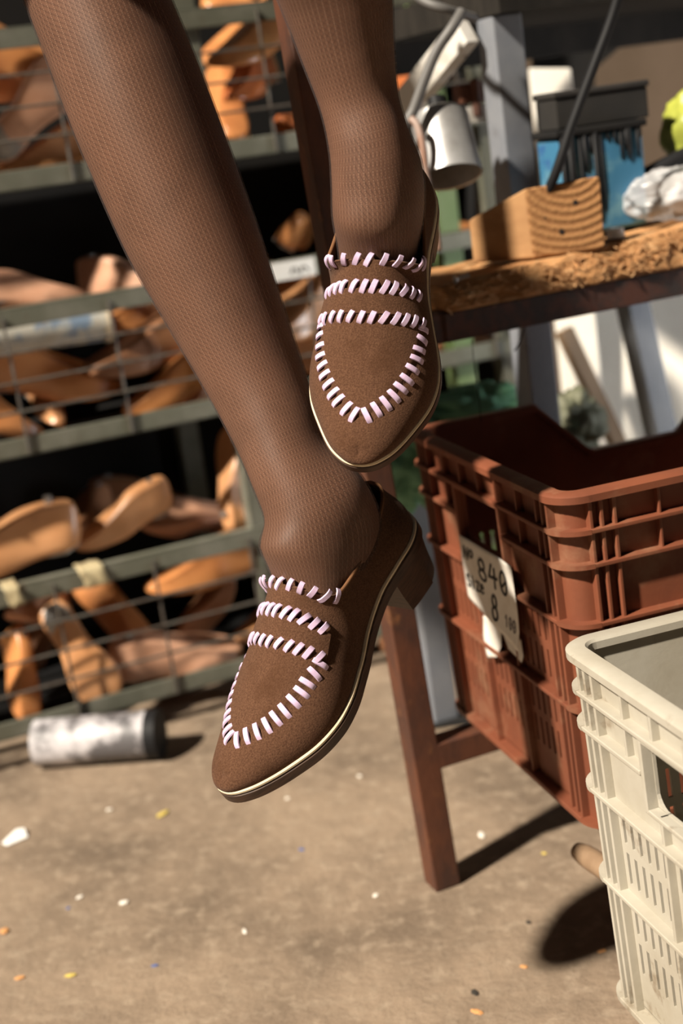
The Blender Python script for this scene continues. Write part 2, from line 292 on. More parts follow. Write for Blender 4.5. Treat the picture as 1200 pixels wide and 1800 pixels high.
def last(A, B, roll, mi, label, kind=0, size=None, group='shoe lasts stored in the rack', sole_plate=False):
    """a last lying from heel point A to toe point B (world points); roll turns it about its length"""
    key = (kind, mi)
    A, B = np.asarray(A, float), np.asarray(B, float); d = B - A; Ln = np.linalg.norm(d); d = d / Ln
    sc = (size * .86 if size else min(max(Ln / .25, .6), 1.0)); c = (A + B) / 2
    up = np.array([0, 0, 1.0])
    if isinstance(roll, tuple): up = RX * roll[0] + RY * roll[1] + np.array([0, 0, roll[2]]); roll = 0; d_free = True
    else: d_free = False
    if abs(d[2]) > .95 and not d_free: up = -RY
    up = up - d * (up @ d); up /= np.linalg.norm(up); sd_ = np.cross(up, d)
    r = math.radians(roll); u2 = up * math.cos(r) + sd_ * math.sin(r); s2 = np.cross(u2, d)
    org = c - d * .125 * sc - u2 * .035 * sc
    root = bpy.data.objects.new('shoe_last', None); COL.objects.link(root); root.empty_display_size = .03
    mw_ = root.matrix_world = Matrix(((d[0] * sc, s2[0] * sc, u2[0] * sc, org[0]), (d[1] * sc, s2[1] * sc, u2[1] * sc, org[1]), (d[2] * sc, s2[2] * sc, u2[2] * sc, org[2]), (0, 0, 0, 1)))
    if label in NUDGE:                                          # settled so that neighbours only touch
        kr, ks, *bc = NUDGE[label]; bc = Vector(bc); c2 = Vector(CO) + (bc - Vector(CO)) * (1 + kr)
        root.matrix_world = Matrix.Translation(c2) @ Matrix.Scale(ks, 4) @ Matrix.Translation(-bc) @ mw_
    tag(root, label, 'shoe last', group)
    if key not in _proto:
        wide, toe, cone = ((1, 1, 1), (.92, .8, 1), (1.12, 1.1, .92), (1.05, .95, .55))[kind]
        body = last_mesh('last_body', .25, wide, toe, cone).build('last_body', LASTM[mi], None, smooth=True, sub=1)
        h = .104 if kind != 3 else .024 + (.105 - .024) * .55
        mb = MB(); mb.tube([(.045, 0, h - .02), (.045, 0, h + .0045)], .0065, 14)
        bush = mb.build('metal_bushing', M_metal, None)
        mb = MB()
        prof = [(.004, .008), (.012, .019), (.03, .0285), (.055, .0285), (.062, .027)]
        top = [(x, y, .0235 if x > .02 else .029) for x, y in prof] + [(x, -y, .0235 if x > .02 else .029) for x, y in reversed(prof)]
        mb.loft([[(x, y, z - .004) for x, y, z in top], top]); plate = mb.build('heel_plate', M_metal, None)
        _proto[key] = (body, bush, plate)
        for q in _proto[key]: q.parent = root
    else:
        for q in _proto[key]:
            cobj = q.copy(); COL.objects.link(cobj); cobj.parent = root
    return root
def L2(xa, ya, oa, xb, yb, ob, roll, mi, label, kind=0, size=None, group='shoe lasts stored in the rack'):
    return last(SP(xa, ya, oa), SP(xb, yb, ob), roll, mi, label, kind, size, group)
g1, g2, g3, g4 = 'shoe lasts on the top tier', 'shoe lasts on the middle tier', 'shoe lasts in the lowest tier', 'shoe lasts piled on the lowest tier top'
# top tier, left
L2(-90, 95, .04, 100, 92, .03, (0, -.4, 1), 0, 'orange last lying along the top tier, highest at the left edge', 0, .9, g1)
L2(-110, 160, .06, 55, 138, .05, 0, 1, 'tan last under the orange one, top tier left edge', 0, .9, g1)
L2(8, 250, .06, 108, 122, .05, (.1, 1, .25), 3, 'big pale-brown last showing its broad sole, top tier left of the calf', 2, .82, g1)
L2(160, 265, .06, 20, 282, .06, 10, 1, 'small tan last lying low against the wires, top tier left of the calf', 1, .75, g1)
L2(-110, 250, .06, 18, 255, .09, 0, 0, 'orange-brown last cut by the left frame edge, low on the top tier', 0, None, g1)
# top tier, between the legs
L2(350, 20, .10, 530, 40, .08, 30, 0, 'orange last leaning high behind the top rail between the legs', 2, None, g1)
L2(545, 35, .12, 350, 90, .05, 10, 0, 'glossy amber last pointing left under the top rail, between the legs', 2, .95, g1)
L2(480, 130, .20, 395, 152, .045, 0, 2, 'red-orange last with a bright highlight on its rounded toe', 1, .85, g1)
L2(370, 160, .22, 420, 222, .05, 20, 0, 'orange-brown last toe low behind the bottom wires, between the legs', 0, .9, g1)
L2(560, 250, .16, 500, 195, .06, 15, 2, 'red-brown last beside the leaning brown steel post', 0, .9, g1)
L2(660, 95, .12, 760, 60, .07, 30, 2, 'red-brown last high right of the dark leg', 0, .85, g1)
L2(660, 160, .14, 750, 120, .06, 10, 2, 'dark orange last lower right of the dark leg beside the green post', 0, .8, g1)
# middle tier, on top of rail
L2(-20, 530, .05, 128, 508, .05, 20, 3, 'pinkish last lying on top of the middle tier, left edge', 0, .7, g2)
L2(190, 505, .18, 262, 492, .12, 0, 3, 'pale last toe peeping over the middle rail beside the calf', 1, .8, g2)
L2(500, 425, .10, 545, 395, .20, -40, 0, 'orange last with a pale end standing above the white shelf label', 1, .72, g2)
# middle tier, in basket, left
L2(-45, 668, .06, 208, 650, .055, (0, -.3, 1), 0, 'long amber last stretched across the middle tier wires', 2, .98, g2)
L2(340, 600, .10, 185, 625, .08, 10, 4, 'dark brown last behind the wires right of the long amber one', 0, 1.0, g2)
L2(330, 545, .14, 190, 560, .09, 0, 0, 'brown last just under the middle top rail beside the calf', 0, .9, g2)
L2(60, 690, .15, 112, 735, .02, 30, 1, 'tan last toe pointing out low between the middle tier wires', 1, .85, g2)
L2(400, 645, .055, 208, 712, .05, (0, -.3, 1), 0, 'slim amber last lying along the bottom rail, middle tier', 1, .76, g2)
L2(-100, 700, .07, 22, 730, .07, 0, 0, 'amber last cut by the left frame edge, low on the middle tier', 0, .9, g2)
L2(180, 745, .20, 205, 690, .09, 0, 4, 'dull brown last deep behind the two low middle-tier lasts', 0, .8, g2)
L2(385, 650, .10, 340, 695, .05, 0, 3, 'pale beige last end touching the calf outline, middle tier', 0, .8, g2)
# middle tier, between leg and upper shoe
L2(430, 505, .14, 545, 478, .06, 0, 0, 'amber last under the white shelf label', 2, .9, g2)
L2(600, 515, .12, 480, 560, .05, 20, 1, 'tan last sloping down left between the calf and the upper shoe', 2, .95, g2)
L2(490, 640, .10, 590, 600, .06, -20, 0, 'brown-orange last low between the calf and the upper shoe', 0, .9, g2)
# middle tier, right of the upper shoe
L2(790, 440, .12, 870, 385, .16, 60, 2, 'red-brown last standing up behind the grey post on the middle tier', 0, .72, g2)
L2(720, 430, .12, 800, 400, .10, 0, 0, 'amber last lying on the middle tier right of the upper shoe', 1, .8, g2)
L2(760, 625, .10, 905, 600, .06, 0, 4, 'brown last in the shade under the rusty rail', 0, .95, g2)
# lowest tier, pile on top of its rail
L2(130, 945, .055, -130, 985, .07, 5, 1, 'big tan last with a square flat top, topmost at the left frame edge', 2, 1.05, g4)
L2(180, 905, .24, 120, 915, .14, 0, 4, 'dark last half hidden behind the big square-topped one', 0, .8, g4)
L2(285, 884, .06, 145, 942, .05, (0, -.35, 1), 1, 'amber last lying with its steel end up right, on the lowest rail', 1, .74, g4)
L2(440, 900, .06, 250, 930, .06, (0, .5, -.85), 3, 'flat brick-brown last sole up on the lowest rail', 3, .88, g4)
L2(428, 905, .045, 400, 775, .08, (-.8, -.6, 0), 1, 'upright tan last standing against the shin above the lowest rail', 2, .75, g4)
L2(200, 895, .26, 330, 880, .22, 0, 4, 'dark brown last deep behind the lowest rail pile', 0, .9, g4)
# lowest tier, in the basket
L2(105, 1080, .12, 25, 1062, .03, 0, 3, 'pinkish last with narrow end up left, lowest tier', 1, .75, g3)
L2(60, 1160, .06, 95, 1060, .07, -30, 4, 'brown last leaning upright behind the wires, lowest tier left', 2, .8, g3)
L2(100, 1085, .06, 178, 1208, .045, (0, 1, .2), 1, 'broad tan last showing its flat sole, centre of the lowest tier left', 2, .80, g3)
L2(25, 1140, .10, 55, 1240, .04, 20, 0, 'amber last pointing down in the lowest tier bottom left corner', 0, .8, g3)
L2(150, 1045, .10, 255, 1110, .03, 10, 0, 'amber last toe hanging right of the broad sole, lowest tier', 2, .75, g3)
L2(460, 980, .08, 275, 1012, .05, 0, 0, 'long amber last directly under the lowest top rail', 1, 1.0, g3)
L2(345, 1120, .16, 385, 1020, .14, -30, 4, 'shaded brown last standing upright behind the wires, lowest tier', 2, .9, g3)
L2(205, 1182, .055, 412, 1122, .05, (0, -.25, 1), 3, 'long pinkish-tan last lying along the lowest bottom rail', 2, .94, g3)
L2(520, 1080, .10, 415, 1115, .04, 0, 1, 'tan last toe beside the lower shoe strap, lowest tier', 0, .85, g3)
L2(700, 1070, .10, 770, 1050, .05, 0, 0, 'amber last seen between the steel leg and the heel, lowest tier', 1, .7, g3)
L2(690, 1140, .06, 770, 1110, .12, 0, 4, 'dark brown last low beside the grey leg, lowest tier', 0, .8, g3)

# printed jar lying on the middle tier
a, b = SP(-40, 590, .06), SP(180, 562, .06)
t = thing('printed_tin', 'pale tin with faded blue pattern lying behind the middle top rail', 'tin', (a + b) / 2)
mt_tin = mat('blue_printed_paper', (.46, .44, .38), .6, c2=(.16, .22, .30), scale=26, lo=.5, hi=.62, c3=(.35, .2, .08), s3=18, lo3=.62, hi3=.7)
mb = MB(); mb.tube([a, b], .030, 28); mb.build('can', mt_tin, t, smooth='auto')
d = (b - a) / np.linalg.norm(b - a); mb = MB(); mb.tube([b, b + d * .008], .032, 28); mb.build('lid', mat('tin_lid', (.6, .5, .36), .5), t)

# white roll lying under the rack
a, b = G(66, 1306, .034), G(262, 1291, .034)
d = (b - a) / np.linalg.norm(b - a)
t = thing('paper_roll', 'white roll lying on the floor under the rack', 'roll', (a + b) / 2 - np.array([0, 0, .034]))
mt_roll = mat('grey_white_wrap', (.50, .48, .50), .5, c2=(.10, .095, .10), scale=16, lo=.42, hi=.56, c3=(.1, .3, .16), s3=9, lo3=.70, hi3=.74)
mb = MB(); mb.tube([a, b], .033, 32); mb.build('roll_body', mt_roll, t, smooth='auto')
mb = MB(); mb.tube([b, b + d * .016], .034, 32); mb.build('end_cap', M_black, t, smooth='auto')
# ------------------------------------------------------------------ loafers
# ---- shoe parametric surface (local: x heel->toe, z up), F feather line, T top line
HALF=[(.270,0),(.2690,.0058),(.2648,.0122),(.2550,.0203),(.237,.0292),(.2125,.0388),(.190,.0422),(.168,.0405),(.140,.0345),(.112,.0290),(.085,.0278),(.055,.0300),(.032,.0290),(.015,.0225),(.005,.0130),(0,0)]
def _cr(pts,n):
    pts=[np.array(q,float) for q in pts]; out=[]
    ex=[2*pts[0]-pts[1]]+pts+[2*pts[-1]-pts[-2]]
    for i in range(1,len(ex)-2):
        a,b,c,d=ex[i-1:i+3]
        for k in range(n):
            t=k/n; out.append(.5*((2*b)+(c-a)*t+(2*a-5*b+4*c-d)*t*t+(3*b-a-3*c+d)*t**3))
    out.append(pts[-1]); return np.array(out)
def resample(P,n):
    d=np.r_[0,np.cumsum(np.linalg.norm(np.diff(P,axis=0),axis=1))]; t=np.linspace(0,d[-1],n)
    return np.array([np.interp(t,d,P[:,k]) for k in range(P.shape[1])]).T
HALF=[(x,y*1.13) for x,y in HALF]
_pts=[(x,-y) for x,y in HALF[2:0:-1]]+HALF+[(x,-y) for x,y in HALF[-2:-4:-1]]
_o=_cr(_pts,24)[2*24:-(2*24)]
FEAT=resample(_o,401)                       # half outline toe->heel
FEAT[0,1]=FEAT[-1,1]=0
SOLEX=[0,.05,.075,.10,.13,.16,.185,.21,.24,.27,.28]
SOLEZ=[.034,.033,.029,.020,.008,.0015,0,.0008,.004,.010,.012]
def zs(x): return np.interp(x,_sx,_sz)
_sx=np.linspace(0,.28,200); _sz=np.interp(_sx,SOLEX,SOLEZ)
_k=np.hanning(21);_k/=_k.sum(); _sz=np.convolve(np.r_[[_sz[0]]*10,_sz,[_sz[-1]]*10],_k,'valid')
ST=.0100  # sole thickness
def zf(x): return zs(x)+ST+.002
# top line as function of feather x
RIDX=[.129,.147,.165,.19,.215,.235,.250,.260,.2665]
RIDZ=[.0985,.0860,.0745,.0615,.0515,.0455,.0410,.0365,.0305]
XT0,XF0,XF1=.129,.137,.117
COLP=[(.1295,0,.0985),(.1283,.020,.0960),(.1245,.0325,.0870),(.1150,.0365,.0765),(.098,.0350,.0735),(.075,.0320,.0745),(.045,.0285,.0785),(.022,.0210,.0835),(.011,.0120,.0865),(.008,0,.0875)]
_col=_cr(COLP,20)
_cn=3*20
TONG=resample(_col[:_cn+1],101); COLL=resample(_col[_cn:],301)
def Fpt(s):
    s=np.clip(s,0,1)*400; i=int(min(s,399)); t=s-i; q=FEAT[i]*(1-t)+FEAT[i+1]*t
    return q
def Tpt(xf,s):
    if xf>=XF0:
        xt=XT0+(xf-XF0)/(.270-XF0)*(.2665-XT0)
        return np.array([xt,0,np.interp(xt,RIDX,RIDZ)]),0.
    if xf>=XF1:
        t=(XF0-xf)/(XF0-XF1)*100; i=int(min(t,99)); u=t-i
        return TONG[i]*(1-u)+TONG[i+1]*u, t/100
    t=(s-_s1)/(1-_s1)*300; t=min(max(t,0),300); i=int(min(t,299)); u=t-i
    return COLL[i]*(1-u)+COLL[i+1]*u,1.
_s1=np.interp(-XF1,-FEAT[:,0],np.linspace(0,1,401))
def s_of_x(xf): return float(np.interp(-xf,-FEAT[:,0],np.linspace(0,1,401)))
def surf(s,h,sg=1,off=0):
    q=Fpt(s); xf=q[0]; T,c=Tpt(xf,s)
    Fp=np.array([q[0],q[1],zf(xf)]); 
    hg=T[2]-Fp[2]; lat=np.array([Fp[0]-T[0],Fp[1]-T[1],0])
    # outward normal of outline
    i=int(min(s*400,399)); tg=FEAT[i+1]-FEAT[i]; n=np.array([-tg[1],tg[0]]); n/= (np.linalg.norm(n)+1e-9)
    if n[1]<0 and s<.9 and s>.1: n=-n
    if np.dot(n,q-np.array([.13,0]))<0: n=-n
    n3=np.array([n[0],n[1],0])
    P1=Fp+n3*(.006*(1-c)+.003*c)+np.array([0,0,1])*hg*(.52*(1-c)+.45*c)
    P2=T+lat*(.50*(1-c)+.12*c)+np.array([0,0,1])*hg*(-.0*(1-c)-.35*c)
    b=(1-h)**3*Fp+3*(1-h)**2*h*P1+3*(1-h)*h*h*P2+h**3*T
    b=b.copy(); b[1]*=sg
    if off:
        b=b+nrm(s,h,sg)*off
    return b
def nrm(s,h,sg=1):
    e=.004
    s0,s1=max(s-e,1e-4),min(s+e,1-1e-4); h0,h1=max(h-.01,.0),min(h+.01,.995)
    ds=surf(s1,h)-surf(s0,h); dh=surf(s,h1)-surf(s,h0)
    n=np.cross(ds,dh); l=np.linalg.norm(n)
    n=n/l if l>1e-12 else np.array([0,0,1.])
    # make it outward
    c=surf(s,h)-np.array([surf(s,h)[0]*.9+.013,0,.02])
    if np.dot(n,c)<0: n=-n
    n=n.copy(); n[1]*=sg
    return n
VU=[0.86493, 0.02526, -0.29099, 0.09257, 1.28501, 0.72971]
VL=[0.47754, -0.23659, -0.80867, 0.06505, 1.14855, 0.45017]
# ---- shoe meshes, built once in shoe space and used for both shoes
S_T1, S_T0 = s_of_x(XF0), s_of_x(XF1)
def s_ridge(x): return s_of_x(XF0 + (x - XT0) / (.2665 - XT0) * (.270 - XF0))
S_R2, S_R3 = s_ridge(.1475), s_ridge(.1645)
def strap_s(base, h, k=.078): return base + k * (1 - h) ** 1.3
def apron_half(x): return float(np.interp(x, [.140, .168, .19, .205, .218, .228, .235, .2385, .2400], [.0368, .0384, .0355, .0305, .0240, .0165, .0090, .0045, 0]))
APRON = []                                                       # points (s, h) of the U seam, side to tip
for s in np.linspace(S_R3 + .034, s_ridge(.2400), 100):
    lo_, hi_ = .0, 1.0
    q1 = surf(s, 1.0)
    if q1[0] > .2400: continue
    f0 = lambda h: surf(s, h)[1] - apron_half(surf(s, h)[0])
    if f0(.25) < 0: continue
    a, b = .25, 1.0
    for _ in range(30):
        c = (a + b) / 2
        if f0(c) > 0: a = c
        else: b = c
    APRON.append((s, (a + b) / 2))
APRON.append((s_ridge(.2400), 1.0))
AP_S = np.array([q[0] for q in APRON]); AP_H = np.array([q[1] for q in APRON])
def grid_mesh(S, Hh, sg, off, mb, close_top=None):
    pts = []
    for i in range(S.shape[0]):
        for j in range(S.shape[1]): pts.append(surf(S[i, j], Hh[i, j], sg) + (nrm(S[i, j], Hh[i, j], sg) * (off[i, j] if hasattr(off, 'shape') else off) if (hasattr(off, 'shape') or off) else 0))
    n = S.shape[1]
    for i in range(S.shape[0]):
        if S[i, -1] < S_T1: pts[i * n + n - 1][1] = 0
        if S[i, 0] < .001:
            for j in range(n): pts[i * n + j][1] = 0
    mb.add(pts, [(i * n + j, i * n + j + 1, (i + 1) * n + j + 1, (i + 1) * n + j) for i in range(S.shape[0] - 1) for j in range(n - 1)])
def upper_mesh():
    mb = MB(); NS, NH = 190, 40
    ss = np.linspace(0.0006, 1, NS) ; hh = 1 - (1 - np.linspace(0, 1, NH)) ** 1.15
    seam = np.array([surf(s, h) for s, h in APRON])
    for sg in (1, -1):
        S, Hh = np.meshgrid(ss, hh, indexing='ij'); off = np.zeros_like(S)
        for i in range(NS):
            if ss[i] > S_R3 + .06: continue
            for j in range(NH):
                q = surf(S[i, j], Hh[i, j]); dd = np.min(np.linalg.norm(seam - q, axis=1))
                inside = Hh[i, j] > np.interp(-S[i, j], -AP_S[::-1], AP_H[::-1]) if False else (q[1] < apron_half(q[0]) and q[0] < .24)
                off[i, j] = (.0013 if inside else 0) * min(1, dd / .002) - .0006 * math.exp(-(dd / .0022) ** 2)
        grid_mesh(S, Hh, sg, off, mb)
    return mb
def strap_mesh():
    mb = MB(); n1, n2 = 22, 46
    hs = np.linspace(.36, 1, n2); rows = []
    def P(b, h, sg, off):
        s = strap_s(S_R3, h) * (1 - b) + strap_s(S_R2, h) * b
        return surf(s, h, sg) + nrm(s, min(h, .992), sg) * off
    cols = [(h, -1) for h in hs] + [(h, 1) for h in hs[::-1][1:]]
    nb = 12; prof = [(0, .0002)] + [(.0, .0026)] + [(b, .0032) for b in np.linspace(.03, .97, nb)] + [(1.0, .0026), (1.0, .0002)]
    rings = [[P(b, h, sg, o) for (b, o) in prof] for (h, sg) in cols]
    mb.loft(rings, cap=True); return mb
def local_step(s, h, sg, vec):
    """move on the surface by a small vector"""
    e = .002
    for _ in range(1):
        h1 = min(max(h, .01), .985); ps = (surf(s + e, h1, sg) - surf(s - e, h1, sg)) / (2 * e); ph = (surf(s, h1 + e, sg) - surf(s, h1 - e, sg)) / (2 * e)
        A = np.array([ps, ph]).T; x, *_ = np.linalg.lstsq(A, vec, rcond=None)
    return s + float(x[0]), h + float(x[1])
def stitch(mb, c, n, t, ln, wd, slant=0.0, lift=.0016, th=.0011, sink=.0016):
    """one flat leather loop crossing a seam: c point, n normal, t along the seam"""
    n = n / np.linalg.norm(n); t = t - n * (t @ n); t = t / np.linalg.norm(t); b = np.cross(n, t)
    d = b * math.cos(slant) + t * math.sin(slant); w = np.cross(n, d); rings = []
    for k in range(9):
        x = -1 + 2 * k / 8; hgt = lift * (1 - abs(x) ** 3.2) - sink * abs(x) ** 3.2
        q = c + d * (x * ln / 2) + n * hgt; e = wd / 2 * (1 - .12 * abs(x) ** 4)
        rings.append([q - w * e, q - w * e * .82 + n * th, q + w * e * .82 + n * th, q + w * e, q + w * e * .6 - n * th * .3, q - w * e * .6 - n * th * .3])
    mb.loft(rings)
def hole_at(mb, c, n, r=.0011):
    n = n / np.linalg.norm(n); u = np.cross(n, [1, .2, .1]); u /= np.linalg.norm(u); v = np.cross(n, u)
    mb.loft([[c + n * o + u * math.cos(a) * r + v * math.sin(a) * r for a in np.linspace(0, 2 * math.pi, 10, endpoint=False)] for o in (-.0012, .00035)])
def polyline_even(P, n, a=0.0, b=1.0):
    d = np.r_[0, np.cumsum(np.linalg.norm(np.diff(P, axis=0), axis=1))]; t = np.linspace(d[-1] * a, d[-1] * b, n)
    return [np.array([np.interp(x, d, P[:, k]) for k in range(P.shape[1])]) for x in t], d
def apron_stitches():
    mb, hb = MB(), MB(); rs = random.Random(3)
    for sg in (1, -1):
        P3 = np.array([surf(s, h, sg) for s, h in APRON]); d = np.r_[0, np.cumsum(np.linalg.norm(np.diff(P3, axis=0), axis=1))]
        N = 11; L = d[-1]
        for k in range(N):
            x = L * (k + .5 + (0 if k < N - 1 else -.05)) / N + rs.uniform(-.0006, .0006)
            s, h = np.interp(x, d, AP_S), np.interp(x, d, AP_H); x2 = max(0, x - .002); x3 = min(L, x + .002)
            t = surf(np.interp(x3, d, AP_S), np.interp(x3, d, AP_H), sg) - surf(np.interp(x2, d, AP_S), np.interp(x2, d, AP_H), sg)
            n = nrm(s, min(h, .985), sg)
            stitch(mb, surf(s, h, sg) + n * .0006, n, t, .0160, .0046, slant=sg * rs.uniform(-.05, .12), lift=.0016, sink=.0018)
            tt = t / np.linalg.norm(t); bb = np.cross(n, tt)
            for q in (-1, 1): 
                s2, h2 = local_step(s, h, sg, bb * q * .0076); h2 = min(h2, 1)
                hole_at(hb, surf(s2, h2, sg) + n * 0.0004, nrm(s2, min(h2, .985), sg), .0013)
    return mb, hb
def row_stitches(path, norms, n, ln, wd, slant, a=.02, b=.98, seed=1, lift=.0018, off=.0):
    """whip stitches along an edge"""
    mb = MB(); rs = random.Random(seed); P = np.array(path); Nn = np.array(norms)
    d = np.r_[0, np.cumsum(np.linalg.norm(np.diff(P, axis=0), axis=1))]
    for x in np.linspace(d[-1] * a, d[-1] * b, n):
        x += rs.uniform(-.0007, .0007)
        g = lambda A, y: np.array([np.interp(y, d, A[:, k]) for k in range(3)])
        stitch(mb, g(P, x) + g(Nn, x) * off, g(Nn, x), g(P, x + .002) - g(P, x - .002), ln, wd, slant + rs.uniform(-.12, .12), lift)
    return mb
def edge_path(base, hmin, off, k=.078):
    P, Nn = [], []
    for sg in (-1, 1):
        hs = np.linspace(hmin, 1, 40)
        if sg == 1: hs = hs[::-1][1:]
        for h in hs:
            s = strap_s(base, h, k); n = nrm(s, min(h, .985), sg); P.append(surf(s, h, sg) + n * off); Nn.append(n)
    return P, Nn
def tongue_path():
    P, Nn = [], []
    for sg in (-1, 1):
        ss = np.linspace(S_T0 + .003, S_T1, 30)
        if sg == 1: ss = ss[::-1][1:]
        for s in ss: P.append(surf(s, .955, sg)); Nn.append(nrm(s, .90, sg))
    return P, Nn
def ring_strip(out0, out1, z0, z1):
    """solid closed band: out(offset) at z"""
    mb = MB(); q = FEAT[::4]; full = np.vstack([q, np.array([(x, -y) for x, y in q[::-1][1:-1]])])
    c = np.array([.13, 0]); t = np.roll(full, -1, 0) - np.roll(full, 1, 0); n = np.stack([-t[:, 1], t[:, 0]], 1); n /= np.linalg.norm(n, axis=1)[:, None]
    if np.mean(np.sum(n * (full - c), 1)) < 0: n = -n
    return mb, full, n
def sole_mesh(o, zlo, zhi, inset=.0):
    mb, full, n = ring_strip(0, 0, 0, 0); N = len(full)
    prof = [(-.012, zlo), (o - .0015, zlo), (o, zlo + .0012), (o, zhi - .0010), (o - .0012, zhi), (-.012, zhi)]
    for (d, z) in prof: mb.v += [tuple((*(full[i] + n[i] * d), zs(full[i][0]) + z)) for i in range(N)]
    for k in range(len(prof) - 1):
        for i in range(N):
            j = (i + 1) % N; mb.f.append((k * N + i, k * N + j, (k + 1) * N + j, (k + 1) * N + i))
    half = len(FEAT[::4])                                    # strips across bottom and top
    for lev in (0, len(prof) - 1):
        for i in range(half - 1):
            a, b = i, i + 1; c_, d_ = (N - i) % N, (N - i - 1) % N
            f = tuple(dict.fromkeys((lev * N + a, lev * N + b, lev * N + d_, lev * N + c_)))
            if len(f) >= 3: mb.f.append(f)
    return mb
def heel_mesh():
    mb = MB(); q = [p for p in FEAT[::4] if p[0] < .066]; full = q + [np.array([x, -y]) for x, y in q[::-1][1:]]; full = np.array(full); rings = []
    for z_, sc, dx in ((0, .94, .004), (.003, .945, .0038), (.018, .97, .002), (.0345, 1.03, 0)):
        r = []
        for x, y in full:
            bow = .004 * (1 - (y / .032) ** 2) if x > .062 else 0
            r.append((.033 + (x - .033) * (sc if x < .033 else 1) + (dx if x < .033 else -.002 * (1 - z_ / .0345)), y * sc * 1.05, min(z_, zs(max(x, 0)) + .002) if z_ > .03 else z_))
        rings.append(r)
    mb.loft(rings); return mb
def collar_mesh():
    P = [surf(s, 1.0, 1) for s in np.linspace(S_T0 + .002, 1, 70)] + [surf(s, 1.0, -1) for s in np.linspace(1, S_T0 + .002, 70)[1:]]
    mb = MB(); mb.tube(P, .0015, 8); return mb
SHOE_MESH = {}
def make_shoe(label, Mw):
    root = bpy.data.objects.new('loafer', None); COL.objects.link(root); root.empty_display_size = .05; root.matrix_world = Mw
    tag(root, label, 'shoe', 'pair of loafers')
    def part(name, mb, m, par=None, smooth='auto', **k):
        if name not in SHOE_MESH:
            o = mb().build(name, m, None, smooth=smooth, weld=True, **k); SHOE_MESH[name] = o
        else:
            o = SHOE_MESH[name].copy(); COL.objects.link(o)
        o.parent = par or root; return o
    up = part('upper', upper_mesh, M_suede, smooth=True)
    if not up.modifiers:
        so = up.modifiers.new('solid', 'SOLIDIFY'); so.thickness = .0016; so.offset = 0 ; up.data.materials.append(M_lining)
    part('collar_binding', collar_mesh, M_sueded, smooth=True)
    st = part('strap', strap_mesh, M_suede)
    part('welt', lambda: sole_mesh(.0030, ST - .0005, ST + .0032), M_welt)
    part('sole', lambda: sole_mesh(.0034, 0, ST - .0004), M_sole)
    part('heel', heel_mesh, M_sole)
    if 'apron_stitching' not in SHOE_MESH: SHOE_MESH['_a'] = apron_stitches()
    part('apron_stitching', lambda: SHOE_MESH['_a'][0], M_lace); part('stitch_holes', lambda: SHOE_MESH['_a'][1], M_hole)
    part('strap_stitching', lambda: row_stitches(*edge_path(S_R3 - .006, .40, .0), 12, .0150, .0045, .42, seed=2, lift=.0036), M_lace, st)
    part('strap_stitching.001', lambda: row_stitches(*edge_path(S_R2 + .002, .42, .0), 12, .0150, .0045, .42, seed=5, lift=.0036), M_lace, st)
    part('tongue_stitching', lambda: row_stitches(*tongue_path(), 11, .0130, .0045, .42, seed=9, lift=.0011), M_lace)
    return root
def pose(v):
    w = np.array(v[:3]); a = np.linalg.norm(w); k = w / a; K = np.array([[0, -k[2], k[1]], [k[2], 0, -k[0]], [-k[1], k[0], 0]])
    Rm = (np.eye(3) + math.sin(a) * K + (1 - math.cos(a)) * K @ K) @ np.array([[0, 1, 0], [-1, 0, 0], [0, 0, 1.0]])
    return Rm, np.array(v[3:])
def m4(R, t): return Matrix(((R[0, 0], R[0, 1], R[0, 2], t[0]), (R[1, 0], R[1, 1], R[1, 2], t[1]), (R[2, 0], R[2, 1], R[2, 2], t[2]), (0, 0, 0, 1)))
POSE_U, POSE_L = pose(VU), pose(VL)
SZ_U, SZ_L = .95, 1.03                                           # sizes of the two shoes along their lines of sight
POSE_U = (POSE_U[0] * SZ_U @ np.diag([1, 1.07, 1]), CO + (POSE_U[1] - CO) * SZ_U); POSE_L = (POSE_L[0] * SZ_L, CO + (POSE_L[1] - CO) * SZ_L)
make_shoe('upper brown suede loafer with lilac whip stitching, seen from the toe beside the worn board', m4(*POSE_U))
make_shoe('lower brown suede loafer with lilac whip stitching, showing its side, heel and cream welt', m4(*POSE_L))

